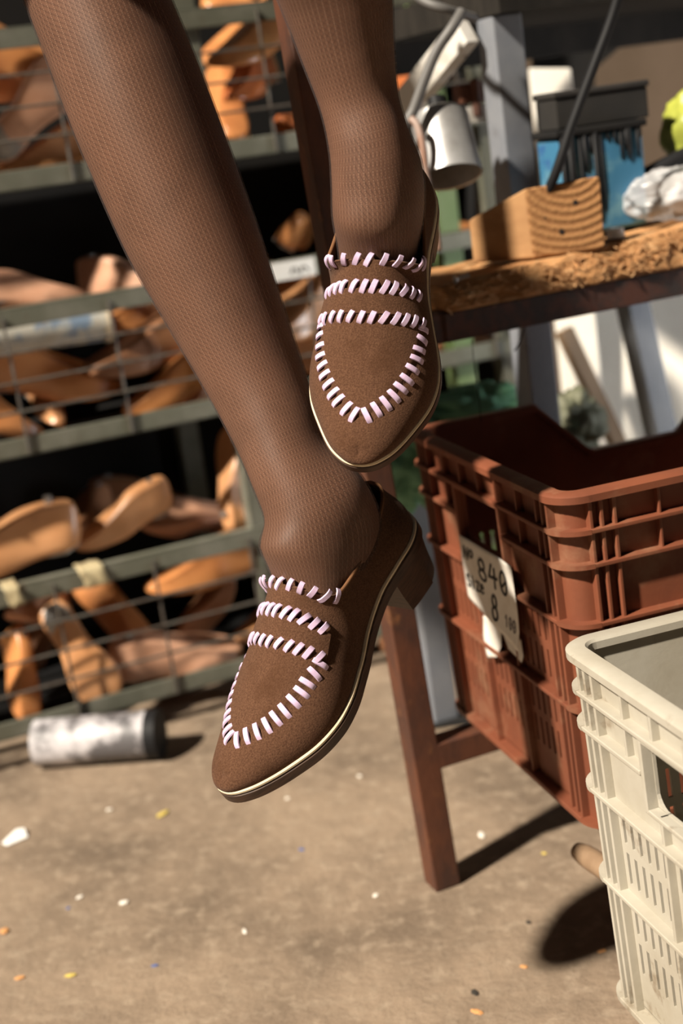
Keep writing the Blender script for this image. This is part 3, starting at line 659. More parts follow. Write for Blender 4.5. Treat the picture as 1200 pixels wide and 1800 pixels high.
# ------------------------------------------------------------------ the person: two legs hanging down into the shoes
def ring_at(c, ax, a, b, u, n=36, sq=2.3):
    ax = ax / np.linalg.norm(ax); u = u - ax * (u @ ax); u = u / np.linalg.norm(u); w = np.cross(ax, u); out = []
    for t in np.linspace(0, 2 * math.pi, n, endpoint=False):
        ct, st_ = math.cos(t), math.sin(t); out.append(c + u * a * np.sign(ct) * abs(ct) ** (2 / sq) + w * b * np.sign(st_) * abs(st_) ** (2 / sq))
    return out
def leg_sections(secs_px, pz, knee, hip, f0, sz):
    """list of (centre, half in the forward plane, half across, forward) from hip to toe"""
    Rm, t = pz; W = lambda p: Rm @ np.array(p) + t; S = []; f0 = np.array(f0); f0 = f0 / np.linalg.norm(f0); fs = Rm @ np.array([1, 0, 0.0]); fb = np.array([0, -.3, 1.0])
    k0, h0 = np.array(knee), np.array(hip)
    S += [(h0, .080, .084, fb), (h0 * .6 + k0 * .4, .068, .070, fb), (h0 * .25 + k0 * .75 + np.array([0, 0, .004]), .056, .056, fb), (k0, .054, .052, (f0 + fb) / 2)]
    N_ = len(secs_px); vd = np.array([0, 1.0, 0]); c2 = (f0[1]) ** 2
    for i, (x, y, hw, D, asp) in enumerate(secs_px):
        D = D * sz; c = PD(x, y, D); b = hw * D / FPX / math.sqrt(c2 + (1 - c2) * asp * asp); S.append((c, b * asp, b, f0))
    fs = fs / sz
    S += [(q[0], q[1] * sz, q[2] * sz, q[3]) for q in [(W((.061, 0, .118)), .044, .0360, fs), (W((.078, 0, .090)), .054, .0365, fs), (W((.107, 0, .064)), .036, .0325, fs), (W((.140, 0, .046)), .025, .034, fs), (W((.180, 0, .036)), .017, .034, fs), (W((.22, 0, .029)), .010, .026, fs), (W((.245, 0, .027)), .004, .010, fs)]]
    return S
LSEC = [(118, -120, 112, 1.095, 1.0), (150, -50, 116, 1.10, 1.02), (190, 45, 119, 1.105, 1.08), (252, 203, 121, 1.11, 1.12), (334, 408, 114, 1.118, 1.1), (392, 538, 100, 1.12, 1.08), (450, 668, 86, 1.12, 1.08), (486, 752, 79, 1.115, 1.12), (513, 815, 79, 1.112, 1.22)]
RSEC = [(515, -260, 112, 1.035, 1.0), (545, -160, 116, 1.055, 1.08), (578, -60, 108, 1.078, 1.12), (594, 0, 100, 1.09, 1.12), (614, 100, 83, 1.105, 1.12), (632, 180, 72, 1.115, 1.1), (648, 245, 74, 1.118, 1.08)]
HIPS = [np.array([-.56, 1.30, 1.05]), np.array([-.37, 1.24, 1.09])]
KNEES = [PD(100, -190, 1.10 * SZ_L), PD(500, -345, 1.02 * SZ_U)]
SECS = [leg_sections(LSEC, POSE_L, KNEES[0], HIPS[0], (-.62, -.75, .2), SZ_L), leg_sections(RSEC, POSE_U, KNEES[1], HIPS[1], (-.25, -.95, .2), SZ_U)]
def leg_rings(S, grow, n=36, dense=6, stop0=0):
    C_ = crspline([q[0] for q in S], dense); A = crspline([(q[1], q[2]) for q in S], dense); Fw = crspline([q[3] for q in S], dense); rings = []
    T_ = np.gradient(C_, axis=0); T_ /= np.linalg.norm(T_, axis=1)[:, None]
    for _ in range(int(dense * dense * .9)): T_[1:-1] = (T_[:-2] + 2 * T_[1:-1] + T_[2:]) / 4
    for i in range(stop0, len(C_)):
        ax = T_[i] / np.linalg.norm(T_[i])
        rings.append(ring_at(C_[i], ax, max(A[i][0] + grow, .001), max(A[i][1] + grow, .001), Fw[i], n))
    return rings
bm_ = MB()
for S in SECS: bm_.loft(leg_rings(S, -.0011))
hc = (HIPS[0] + HIPS[1]) / 2
trunk = crspline([hc + np.array([0, .07, -.02]), hc + np.array([0, .05, .05]), hc + np.array([0, .045, .16]), hc + np.array([0, .045, .26]), hc + np.array([0, .05, .38]), hc + np.array([0, .055, .47])], 5)
tr = np.interp(np.linspace(0, 1, len(trunk)), [0, .18, .5, .75, 1], [.13, .165, .125, .15, .10])
bm_.loft([[c + np.array([math.cos(a) * r_, math.sin(a) * r_ * .66, 0]) for a in np.linspace(0, 2 * math.pi, 32, endpoint=False)] for c, r_ in zip(trunk, tr)])
raw = bm_.build('person', mat('brown_skin', (.26, .125, .075), .5, c2=(.205, .098, .058), scale=20, spec=.35))
rm = raw.modifiers.new('remesh', 'REMESH'); rm.mode = 'VOXEL'; rm.voxel_size = .004; rm.use_smooth_shade = True
sm = raw.modifiers.new('smooth', 'SMOOTH'); sm.iterations = 4; sm.factor = .5
dg = bpy.context.evaluated_depsgraph_get(); me2 = bpy.data.meshes.new_from_object(raw.evaluated_get(dg)); raw.modifiers.clear(); raw.data = me2; person = raw
tag(person, 'person seated out of view, two legs in sheer black patterned tights dangling in loafers', 'person')
# tights: sheer knit, darker along the knitted lines
mt, nt, b = _new('sheer_black_tights'); N = nt.nodes
b.inputs['Base Color'].default_value = (.020, .015, .015, 1); b.inputs['Roughness'].default_value = .55; b.inputs['Sheen Weight'].default_value = .10; b.inputs['Sheen Tint'].default_value = (.9, .8, .85, 1); b.inputs['Specular IOR Level'].default_value = .25
uvn = N.new('ShaderNodeUVMap'); uvn.uv_map = 'UVMap'; sep = N.new('ShaderNodeSeparateXYZ'); _lnk(nt, uvn.outputs[0], sep.inputs[0])
def math_(op, a, b_=None, c_=None):
    n = N.new('ShaderNodeMath'); n.operation = op
    for i, x in enumerate((a, b_, c_)):
        if x is None: continue
        if hasattr(x, 'is_linked') or hasattr(x, 'links'): _lnk(nt, x, n.inputs[i])
        else: n.inputs[i].default_value = x
    return n.outputs[0]
def line(su, sv, w):           # 1 on thin lines of constant su*u + sv*v
    a = math_('ADD', math_('MULTIPLY', sep.outputs[0], su), math_('MULTIPLY', sep.outputs[1], sv)); fr = math_('FRACT', a)
    d = math_('ABSOLUTE', math_('SUBTRACT', fr, .5)); return math_('LESS_THAN', d, w)
ribs = line(1 / .0058, 0, .075); dia = line(1 / .0058, 1 / .0050, .10); dib = line(1 / .0058, -1 / .0050, .07)
net = math_('MAXIMUM', dia, dib); dots = math_('MULTIPLY', ribs, line(0, 1 / .0016, .30))
cov = math_('ADD', math_('ADD', math_('MULTIPLY', net, .22), math_('MULTIPLY', ribs, .12)), .27)
col = N.new('ShaderNodeMix'); col.data_type = 'RGBA'; col.inputs[6].default_value = (.020, .014, .013, 1); col.inputs[7].default_value = (.25, .155, .105, 1); _lnk(nt, dots, col.inputs[0]); _lnk(nt, col.outputs[2], b.inputs['Base Color'])
tr_ = N.new('ShaderNodeBsdfTransparent'); mxs = N.new('ShaderNodeMixShader'); _lnk(nt, cov, mxs.inputs[0]); _lnk(nt, tr_.outputs[0], mxs.inputs[1]); _lnk(nt, b.outputs[0], mxs.inputs[2])
_lnk(nt, mxs.outputs[0], N['Material Output'].inputs['Surface'])
M_tights = mt
def tights_mesh():
    me = bpy.data.meshes.new('tights'); V, Fc, UV = [], [], []
    for S in SECS:
        R_ = leg_rings(S, .0, 64, 10, stop0=12); n = 64; o = len(V); run = 0
        circ = np.mean([np.linalg.norm(np.array(r_[1]) - np.array(r_[0])) * n for r_ in R_[:60]])
        vs = [0]
        for i in range(1, len(R_)): vs.append(vs[-1] + np.linalg.norm(np.mean(R_[i], 0) - np.mean(R_[i - 1], 0)))
        for r_ in R_: V += [tuple(q) for q in r_]
        K = round(circ / .0058) * .0058
        for i in range(len(R_) - 1):
            for j in range(n):
                k = (j + 1) % n; Fc.append((o + i * n + j, o + i * n + k, o + (i + 1) * n + k, o + (i + 1) * n + j))
                u0_, u1_ = j / n * K, (j + 1) / n * K; UV += [(u0_, vs[i]), (u1_, vs[i]), (u1_, vs[i + 1]), (u0_, vs[i + 1])]
    me.from_pydata(V, [], Fc); uvl = me.uv_layers.new(name='UVMap')
    uvl.data.foreach_set('uv', [c for q in UV for c in q]); me.polygons.foreach_set('use_smooth', [True] * len(me.polygons)); me.update()
    bmm = bmesh.new(); bmm.from_mesh(me); bmesh.ops.recalc_face_normals(bmm, faces=bmm.faces); bmm.to_mesh(me); bmm.free()
    me.materials.append(M_tights); o = bpy.data.objects.new('tights', me); COL.objects.link(o); o.parent = person; return o
tights_mesh()
# ------------------------------------------------------------------ brown steel work table with the worn board on it
Z3 = np.array([0, 0, 1.0])
foot = G(778, 1552); top = PY(514, -10, 1.374)
wt = thing('work_table', 'rusty brown steel work table with a chipped board on top and one splayed leg', 'table', foot)
mb = MB(); mb.cbox(foot, foot + (top - foot) * 1.015, .030, .030, up=RY); mb.build('leg', M_rust, wt, bevel=.002)
RL = PY(783, 577, 1.43)
mb = MB()
mb.box(RL - Z3 * .015, RX * .75, RY * .003, Z3 * .030); mb.box(RL + Z3 * .012, RX * .75, RY * .03, Z3 * .003)
l0 = foot + (top - foot) * ((RL[2]) / top[2]); mb.cbox(l0 + RY * .015, RL + RX * .02 + RY * .004, .004, .030)
mb.build('front_rail', M_rail, wt, bevel=.0012)
XB = PY(752, 1323, 1.385); CZ = .168; XB[2] = CZ - .0150
mb = MB(); mb.cbox(XB, XB + RX * .70, .028, .028); mb.build('crossbar', M_rust, wt, bevel=.0015)
for q in (XB + RX * .68, XB + RX * .68 + RY * .16):
    mb = MB(); mb.cbox(np.array([q[0], q[1], 0]), np.array([q[0], q[1], .60]), .03, .03, up=RY); mb.build('leg', M_rust, wt, bevel=.002)
# chipped board: thickness grows to the right, the front edge is broken and fibrous
BL, BD = .74, .14; B0 = RL + RX * .004 + Z3 * .0152
def bz(u): return np.interp(u, [0, .06, .2, .35, .75], [.025, .030, .036, .044, .046])
nu, nf, nt_ = 260, 14, 16; pts = []
for i in range(nu + 1):
    u = BL * i / nu; T = bz(u)
    for j in range(nf + nt_ + 1):
        if j <= nf:
            c = j / nf; z = T * c; w = -.002 + .012 * c ** 2.2
            r_ = noise.noise(Vector((u * 55, c * 5, 1))) * .5 + noise.noise(Vector((u * 140, c * 14, 4))) * .35 + noise.noise(Vector((u * 26, c * 2, 9))) * .6
            w += .0065 * r_ * (.25 + .75 * math.sin(math.pi * min(c * .9 + .1, 1))); z += .003 * noise.noise(Vector((u * 60, c * 9, 7))) * (0 if j == 0 else 1)
        else:
            c = (j - nf) / nt_; w = .010 + (BD - .010) * c; z = T + .0018 * noise.noise(Vector((u * 60, w * 60, 3))) + .003 * noise.noise(Vector((u * 14, w * 14, 5)))
        uu = u + (.006 * noise.noise(Vector((w * 40, z * 90, 2))) if i in (0,) else 0)
        pts.append(B0 + RX * uu + RY * w + Z3 * z)
n = nf + nt_ + 1; mb = MB(); mb.add(pts, [(i * n + j, i * n + j + 1, (i + 1) * n + j + 1, (i + 1) * n + j) for i in range(nu) for j in range(n - 1)])
bb = [B0 + RX * (BL * i / nu) + RY * BD for i in range(nu + 1)]; o_ = len(mb.v); mb.v += [tuple(q) for q in bb]
for i in range(nu): mb.f.append((i * n + n - 1, o_ + i, o_ + i + 1, (i + 1) * n + n - 1)); mb.f.append((i * n, (i + 1) * n, o_ + i + 1, o_ + i))
mb.f.append(tuple([o_] + [j for j in range(n - 1, -1, -1)])); mb.f.append(tuple([nu * n + j for j in range(n)] + [o_ + nu]))
mb.build('tabletop', M_wood, wt, smooth=True)
mb = MB(); rs = random.Random(11)
for k in range(520):
    u = rs.uniform(.0, .62); c = rs.uniform(.05, 1.0); q = B0 + RX * u + RY * (-.004 + .012 * c ** 2) + Z3 * bz(u) * c
    d = RX * rs.uniform(-1, 1) - RY * rs.uniform(.0, .5) + Z3 * rs.uniform(-.45, .45); d = d / np.linalg.norm(d); ln = rs.uniform(.004, .013)
    mb.cbox(q - d * ln / 2, q + d * ln / 2, rs.uniform(.0007, .0018), .0008)
mb.build('splinters', M_woodchip, wt)['kind'] = 'stuff'
def board_z(u): return B0[2] + bz(u)
def on_board(x, y_, back):
    """a point on the board's top: picture column x, distance back from the front edge"""
    d = ray(x, y_); base = B0 + RY * back; t = ((base - CO) @ RY) / (d @ RY); q = CO + d * t; q[2] = board_z((q - B0) @ RX); return q

# wooden block with end grain
c0 = on_board(940, 470, .020) + Z3 * .0025; e1 = np.array([math.cos(.10), math.sin(.10), 0]); e2 = np.array([-.060, .040, 0])
mt, nt, b = _new('end_grain'); N = nt.nodes; tc = N.new('ShaderNodeTexCoord'); mp = N.new('ShaderNodeMapping'); _lnk(nt, tc.outputs['Object'], mp.inputs[0]); mp.inputs['Location'].default_value = (-.046, 0, -.100)
wv = N.new('ShaderNodeTexWave'); wv.wave_type = 'RINGS'; wv.rings_direction = 'Y'; wv.inputs['Scale'].default_value = 36; wv.inputs['Distortion'].default_value = 1.2; wv.inputs['Detail'].default_value = 6; wv.inputs['Detail Scale'].default_value = 9; _lnk(nt, mp.outputs[0], wv.inputs[0])
nz_ = N.new('ShaderNodeTexNoise'); nz_.inputs['Scale'].default_value = 260; nz_.inputs['Detail'].default_value = 5; _lnk(nt, tc.outputs['Object'], nz_.inputs[0])
ramp = N.new('ShaderNodeValToRGB'); ramp.color_ramp.elements[0].position = .2; ramp.color_ramp.elements[0].color = (.26, .115, .038, 1); ramp.color_ramp.elements[1].position = .75; ramp.color_ramp.elements[1].color = (.40, .20, .075, 1)
mxx = N.new('ShaderNodeMath'); mxx.operation = 'MULTIPLY_ADD'; _lnk(nt, nz_.outputs[0], mxx.inputs[0]); mxx.inputs[1].default_value = .9; _lnk(nt, wv.outputs[1], mxx.inputs[2])
mm = N.new('ShaderNodeMath'); mm.operation = 'MULTIPLY'; mm.inputs[1].default_value = .55; _lnk(nt, mxx.outputs[0], mm.inputs[0]); _lnk(nt, mm.outputs[0], ramp.inputs[0]); _lnk(nt, ramp.outputs[0], b.inputs['Base Color'])
bp = N.new('ShaderNodeBump'); bp.inputs['Strength'].default_value = .8; bp.inputs['Distance'].default_value = .002; _lnk(nt, mm.outputs[0], bp.inputs['Height']); _lnk(nt, bp.outputs[0], b.inputs['Normal']); b.inputs['Roughness'].default_value = .85
M_block = mt
blk = thing('wood_block', 'sawn wooden block with ring grain and nail holes standing on the chipped board', 'wood block', c0)
w_, h_ = .078, .073; mb = MB()
q = [c0, c0 + e1 * w_, c0 + e1 * w_ + e2 * .7, c0 + e2]
mb.hexa(q + [c0 + Z3 * h_ + e1 * -.002, c0 + e1 * (w_ + .001) + Z3 * (h_ + .002), c0 + e1 * w_ + e2 * .7 + Z3 * .062, c0 + e2 + Z3 * .046])
ob = mb.build('block_body', mat('sawn_wood', (.40, .215, .09), .85, c2=(.27, .13, .05), scale=22, stretch=(.4, .4, 1), bump=.4, bscale=90), blk, bevel=.003, seg=3); ob.data.materials.append(M_block)
for p_ in ob.data.polygons:
    if p_.normal.dot(Vector((e1[1], -e1[0], 0))) > .9: p_.material_index = 1
mb = MB()
for fu, fv, r_ in ((.63, .70, .0029), (.41, .32, .0031), (.2, .55, .0012)):
    p_ = c0 + e1 * (w_ * fu) + Z3 * (h_ * fv); nn = np.array([e1[1], -e1[0], 0])
    mb.loft([[p_ + nn * o + e1 * math.cos(a) * r_ + Z3 * math.sin(a) * r_ for a in np.linspace(0, 2 * math.pi, 14, endpoint=False)] for o in (-.004, .0004)])
mb.build('nail_holes', M_hole, blk)

# screw on the board
a = on_board(800, 487, .006) + Z3 * .004; bq = a + RX * .017 + RY * .004 + Z3 * .001
sc_ = thing('screw', 'pale steel screw lying on the left end of the chipped board', 'screw', a)
P = [a + (bq - a) * t for t in np.linspace(0, 1, 40)]; mb = MB(); mb.tube(P, [.0017 + .0006 * (i % 3 == 0) for i in range(40)], 10); mb.build('shank', M_metal, sc_)
mb = MB(); mb.tube([a - RX * .001, a + RX * .0015], [.0045, .003], 16); mb.build('head', M_metal, sc_)
mb = MB(); P = crspline([PY(829, 597, 1.428), PY(833, 640, 1.425), PY(839, 685, 1.43), PY(842, 705, 1.427), PY(845, 742, 1.428)], 8); mb.tube(P, .00045, 5); tag(mb.build('thread', M_black, None), 'loose dark thread hanging from under the rusty rail', 'thread')
mb = MB(); P = crspline([PY(921, 577, 1.45), PY(917, 592, 1.448), PY(911, 606, 1.446), PY(904, 617, 1.445)], 8); mb.tube(P, .0008, 5); tag(mb.build('bristle', M_black, None), 'short black bristle poking below the rusty rail', 'bristle')

# ------------------------------------------------------------------ plastic crates
CYAW = math.radians(15.4); CX = np.array([math.cos(CYAW), math.sin(CYAW), 0]); CY = np.array([math.sin(CYAW), -math.cos(CYAW), 0])
CL, CW, CH, INS = .50, .345, .318, .010
def crate(origin, m, label, name='crate', slots=True, paper=False):
    root = thing(name, label, 'crate', origin); O = np.asarray(origin, float)
    def cor(ix, iy, z):
        k = INS * (1 - z / CH); return O + CX * (k if ix == 0 else CL - k) + CY * (k if iy == 0 else CW - k) + Z3 * z
    walls = {'end_near_left': ((0, 0), (0, 1), -CX, CW), 'end_right': ((1, 1), (1, 0), CX, CW), 'side_front': ((0, 1), (1, 1), CY, CL), 'side_back': ((1, 0), (0, 0), -CY, CL)}
    for wn, (c_a, c_b, nrm_, LEN) in walls.items():
        end = wn.startswith('end')
        def P(u, d, w):               # u along the wall (0..LEN), d depth below the top, w outward
            z = CH - d; a, b_ = cor(*c_a, z), cor(*c_b, z); return a + (b_ - a) * (u / LEN) + nrm_ * w
        def bx(mb, u0, u1, d0, d1, w0, w1): mb.hexa([P(u0, d1, w0), P(u1, d1, w0), P(u1, d1, w1), P(u0, d1, w1), P(u0, d0, w0), P(u1, d0, w0), P(u1, d0, w1), P(u0, d0, w1)])
        RIBS = [.032, .062, .115, .195, .306]; mb = MB(); TH = .0026; RW = .0125
        cr_ = .016                      # corners are rounded: panels stop short, the corner posts take over
        dip0, dip1, dipd = .135, .195, .062
        def dep(u):
            if end: return 0.0
            x = min(u, LEN - u); return float(np.interp(x, [0, dip0, dip1, 9], [0, 0, dipd, dipd]))
        hu0, hu1, hd0, hd1 = (LEN * .33, LEN * .63, .037, .090)
        # plain sheet rows with openings
        def sheet(u0, u1, d0, d1, slotrows=()):
            u0 -= .0005; u1 += .0005; d0 = max(0, d0 - .0005); d1 += .0005
            if not slotrows: bx(mb, u0, u1, d0, d1, 0, TH); return
            d = d0
            for (s0, s1) in slotrows:
                if s0 > d: bx(mb, u0, u1, d, s0, 0, TH)
                k = max(2, int(round((u1 - u0) / .0125))); st_ = (u1 - u0) / k
                for i in range(k):
                    bx(mb, u0 + i * st_, u0 + i * st_ + st_ * .64, s0, s1, 0, TH)
                bx(mb, u1 - .002, u1, s0, s1, 0, TH); d = s1
            if d < d1: bx(mb, u0, u1, d, d1, 0, TH)
        cols = [cr_, .040] + list(np.linspace(.040, LEN - .040, 4 if end else 6))[1:-1] + [LEN - .040, LEN - cr_]
        for ci in range(len(cols) - 1):
            u0, u1 = cols[ci], cols[ci + 1]; narrow = (u1 - u0) < .05
            for d0, d1, sr in ((0, .115, ()), (.115, .195, ((.124, .150), (.158, .186))), (.195, .300, ((.204, .231), (.239, .267))), (.300, CH - .004, ())):
                if narrow or not slots: sr = ()
                if d0 == 0:
                    if end:
                        for (x0, x1) in ((u0, min(u1, hu0)), (max(u0, hu1), u1)):
                            if x1 > x0: sheet(x0, x1, 0, .115)
                        x0, x1 = max(u0, hu0), min(u1, hu1)
                        if x1 > x0: sheet(x0, x1, 0, hd0); sheet(x0, x1, hd1, .115)
                    else:
                        k = 8
                        for i in range(k):
                            x0 = u0 + (u1 - u0) * i / k; x1 = u0 + (u1 - u0) * (i + 1) / k; da, db = dep(x0), dep(x1)
                            mb.hexa([P(x0, .115, 0), P(x1, .115, 0), P(x1, .115, TH), P(x0, .115, TH), P(x0, da, 0), P(x1, db, 0), P(x1, db, TH), P(x0, da, TH)])
                else: sheet(u0, u1, d0, d1, sr)
        if end:                          # rounded corners of the grip
            for (uu, su) in ((hu0, 1), (hu1, -1)):
                for (dd, sdn) in ((hd0, 1), (hd1, -1)):
                    R_ = .014
                    for i in range(6):
                        a0, a1 = math.pi / 2 * i / 6, math.pi / 2 * (i + 1) / 6
                        f = lambda a: (uu + su * R_ * (1 - math.sin(a)), dd + sdn * R_ * (1 - math.cos(a)))
                        (ua, da), (ub, db) = f(a0), f(a1); lo_u = uu
                        qs = [(lo_u, da), (ua, da), (ub, db), (lo_u, db)]
                        mb.hexa([P(x, y, 0) for x, y in qs] + [P(x, y, TH) for x, y in qs])
        mb.build('panel', m, root)
        # ribs
        mb = MB()
        for k, d in enumerate(RIBS):
            hgt = .0042 if k < 4 else .006
            if end and k == 1: segs = [(0, hu0 - .004), (hu1 + .004, LEN)]
            elif not end and k < 2: segs = [(0, dip0 + (dip1 - dip0) * d / dipd), (LEN - dip0 - (dip1 - dip0) * d / dipd, LEN)] if k == 0 else [(0, dip1 - .004), (LEN - dip1 + .004, LEN)]
            else: segs = [(0, LEN)]
            for (x0, x1) in segs: bx(mb, max(x0, cr_), min(x1, LEN - cr_), d - hgt / 2, d + hgt / 2, TH * .5, RW)
        vs = [cr_ + .002, .028, .040] + cols[2:-2] + [LEN - .040, LEN - .028, LEN - cr_ - .002]
        for u in vs: 
            if end and hu0 - .002 < u < hu1 + .002: bx(mb, u - .0018, u + .0018, .0, hd0, TH * .5, RW * .75); bx(mb, u - .0018, u + .0018, hd1, CH - .010, TH * .5, RW * .75)
            else: bx(mb, u - .0018, u + .0018, dep(u), CH - .010, TH * .5, RW * .8)
        extra = np.linspace(.040, LEN - .040, 7 if end else 11)[1:-1]
        for u in extra:
            if min(abs(u - v) for v in vs) < .008: continue
            if end and hu0 - .004 < u < hu1 + .004: bx(mb, u - .0015, u + .0015, 0, .032, TH * .5, RW * .7)
            elif dep(u) < .06: bx(mb, u - .0015, u + .0015, dep(u), .062, TH * .5, RW * .7)
        if end:                          # raised frame round the grip
            bx(mb, hu0 - .005, hu0, hd0 - .004, hd1 + .004, TH * .5, RW * .9); bx(mb, hu1, hu1 + .005, hd0 - .004, hd1 + .004, TH * .5, RW * .9)
            bx(mb, hu0, hu1, hd0 - .004, hd0, TH * .5, RW * .9); bx(mb, hu0, hu1, hd1, hd1 + .004, TH * .5, RW * .9)
        mb.build('rib', m, root, bevel=.0009)
        # rim
        mb = MB(); us = list(np.linspace(cr_, LEN - cr_, 60)); prof = [(-.004, .006), (-.004, 0), (-.002, -.0022), (.010, -.0022), (.0135, 0), (.0135, .006), (.010, .006), (.010, .003), (.0026, .003), (.0026, .006)]
        mb.loft([[P(u, dep(u) + d_, w_) for (w_, d_) in prof] for u in us]); mb.build('rim', m, root, smooth='auto')
    # rounded corner posts with rim and rib collars
    for ix, sx in ((0, -1), (1, 1)):
        for iy, sy in ((0, -1), (1, 1)):
            mb = MB(); R0_, cr_ = .016, .016
            def Pc(z, a, w):
                c = cor(ix, iy, z); ctr = c - CX * sx * cr_ - CY * sy * cr_; return ctr + CX * sx * math.cos(a) * (cr_ + w) + CY * sy * math.sin(a) * (cr_ + w)
            An = np.linspace(0, math.pi / 2, 9)
            def band(z0, z1, w0, w1):
                rings = []
                for a in An: rings.append([Pc(z0, a, w0), Pc(z0, a, w1), Pc(z1, a, w1), Pc(z1, a, w0)])
                mb.loft(rings)
            band(.004, CH, 0, .0026)
            for d in (.032, .062, .115, .195, .306): band(CH - d - .0021, CH - d + .0021, 0, .0125)
            rings = []
            for a in An: rings.append([Pc(CH - d_, a, w_) for (w_, d_) in [(-.004, .006), (-.004, 0), (-.002, -.0022), (.010, -.0022), (.0135, 0), (.0135, .006), (.010, .006), (.010, .003), (.0026, .003), (.0026, .006)]])
            mb.loft(rings); mb.build('corner_post', m, root, smooth='auto')
    mb = MB(); mb.box(cor(0, 0, 0) + CX * .002 + CY * .002, CX * (CL - 2 * INS - .004), CY * (CW - 2 * INS - .004), Z3 * .005); mb.build('base', m, root)
    if paper:
        def PL(u, d, w):
            z = CH - d; a, b_ = cor(0, 0, z), cor(0, 1, z); return a + (b_ - a) * (u / CW) - CX * w
        def wob(u, d): return .0140 + .0022 * noise.noise(Vector((u * 22, d * 22, 3))) + .004 * max(0, (d - .150) / .03)
        def sheet_(outline_l, outline_r, nr, nc, off=0.0):
            mb = MB(); pts = []
            for i in range(nr + 1):
                (ul, dl), (ur, dr) = [tuple(np.interp(i / nr, np.linspace(0, 1, len(o_)), [q[k] for q in o_]) for k in (0, 1)) for o_ in (outline_l, outline_r)]
                for j in range(nc + 1):
                    u = ul + (ur - ul) * j / nc; d = dl + (dr - dl) * j / nc; pts.append(PL(u, d, wob(u, d) + off))
            mb.add(pts, [(i * (nc + 1) + j, i * (nc + 1) + j + 1, (i + 1) * (nc + 1) + j + 1, (i + 1) * (nc + 1) + j) for i in range(nr) for j in range(nc)]); return mb
        lab = sheet_([(.118, .084), (.117, .120), (.116, .150)], [(.245, .084), (.247, .125), (.243, .168)], 18, 22).build('paper_label', M_paper, root, smooth=True)
        so = lab.modifiers.new('solid', 'SOLIDIFY'); so.thickness = .0005; lab['label'] = 'hand-lettered paper label'
        tl = sheet_([(.125, .168), (.130, .190), (.140, .208)], [(.178, .160), (.176, .186), (.165, .200)], 10, 8, -.010).build('torn_label', M_paper, root, smooth=True); tl['label'] = 'torn remains of an older paper label'
        so = tl.modifiers.new('solid', 'SOLIDIFY'); so.thickness = .0005
        t2 = sheet_([(.182, .160), (.186, .172), (.196, .182)], [(.228, .163), (.232, .178), (.226, .186)], 8, 8, -.009).build('torn_label', M_paper, root, smooth=True); t2['label'] = 'small torn corner of paper'
        so = t2.modifiers.new('solid', 'SOLIDIFY'); so.thickness = .0005
        def arc(cx, cy, rx, ry, a0, a1, n=20): return [(cx + rx * math.cos(math.radians(a)), cy + ry * math.sin(math.radians(a))) for a in np.linspace(a0, a1, n)]
        GL = {'8': [arc(.5, .27, .32, .24, 90, 450)+arc(.5, .74, .4, .25, -90, 270)], '4': [[(.42, 0), (.1, .58), (.95, .52)], [(.72, .12), (.66, 1.0)]], '0': [arc(.5, .5, .38, .5, -90, 270), [(.2, .75), (.82, .38)]],
              'N': [[(.05, 1), (.1, 0), (.8, 1), (.9, 0)]], 'o': [arc(.5, .35, .35, .3, 0, 360)], 's': [arc(.5, .28, .35, .26, -20, -260, 12) + arc(.5, .75, .38, .25, -80, 150, 12)], 'i': [[(.5, .25), (.45, 1)], [(.5, 0), (.55, .06)]],
              'z': [[(.1, .25), (.9, .22), (.1, 1), (.9, .95)]], 'e': [[(.1, .6), (.85, .5)] + arc(.5, .6, .38, .36, -20, -320, 14)], ':': [[(.5, .3), (.5, .36)], [(.5, .8), (.5, .86)]], '1': [[(.2, .3), (.6, 0), (.55, 1)]], '/': [[(.8, 0), (.2, 1)]]}
        def write(txt, u, d, w_, h_, gap, th_, mbw, slant=.1):
            for ch in txt:
                if ch != ' ':
                    for stroke in GL[ch]:
                        pl = [(u + (x - slant * y) * w_, d + y * h_) for x, y in stroke]
                        for (a0, b0), (a1, b1) in zip(pl[:-1], pl[1:]):
                            dx, dy = a1 - a0, b1 - b0; l_ = math.hypot(dx, dy) + 1e-9; px_, py_ = -dy / l_ * th_ / 2, dx / l_ * th_ / 2; ex, ey = dx / l_ * th_ * .3, dy / l_ * th_ * .3
                            qs = [(a0 + px_ - ex, b0 + py_ - ey), (a0 - px_ - ex, b0 - py_ - ey), (a1 - px_ + ex, b1 - py_ + ey), (a1 + px_ + ex, b1 + py_ + ey)]
                            mbw.hexa([PL(x, y, wob(x, y) + .0002) for x, y in qs] + [PL(x, y, wob(x, y) + .0009) for x, y in qs])
                u += w_ + gap
        mbw = MB(); write('840', .160, .096, .021, .023, .0045, .0026, mbw); write('No', .127, .093, .012, .012, .001, .0018, mbw); write('8', .183, .127, .015, .026, 0, .0026, mbw); write('size', .124, .122, .0095, .013, .001, .0018, mbw)
        mbw.build('handwriting', M_ink, lab)
        mbw = MB(); write('100', .212, .140, .008, .012, .002, .0011, mbw); mbw.build('handwriting', M_inkfaint, lab)
    return root
far = G(815, 1250, CZ); crate(far - CX * INS - CY * INS, M_crate, 'reddish-brown plastic crate with a hand-lettered paper label on its end', paper=True)
wc_top = PD(1012, 1142, 1.12); wo = np.array([wc_top[0], wc_top[1], wc_top[2] - CH + .004])
crate(wo, M_white, 'dirty white plastic crate in front, at the lower right corner')
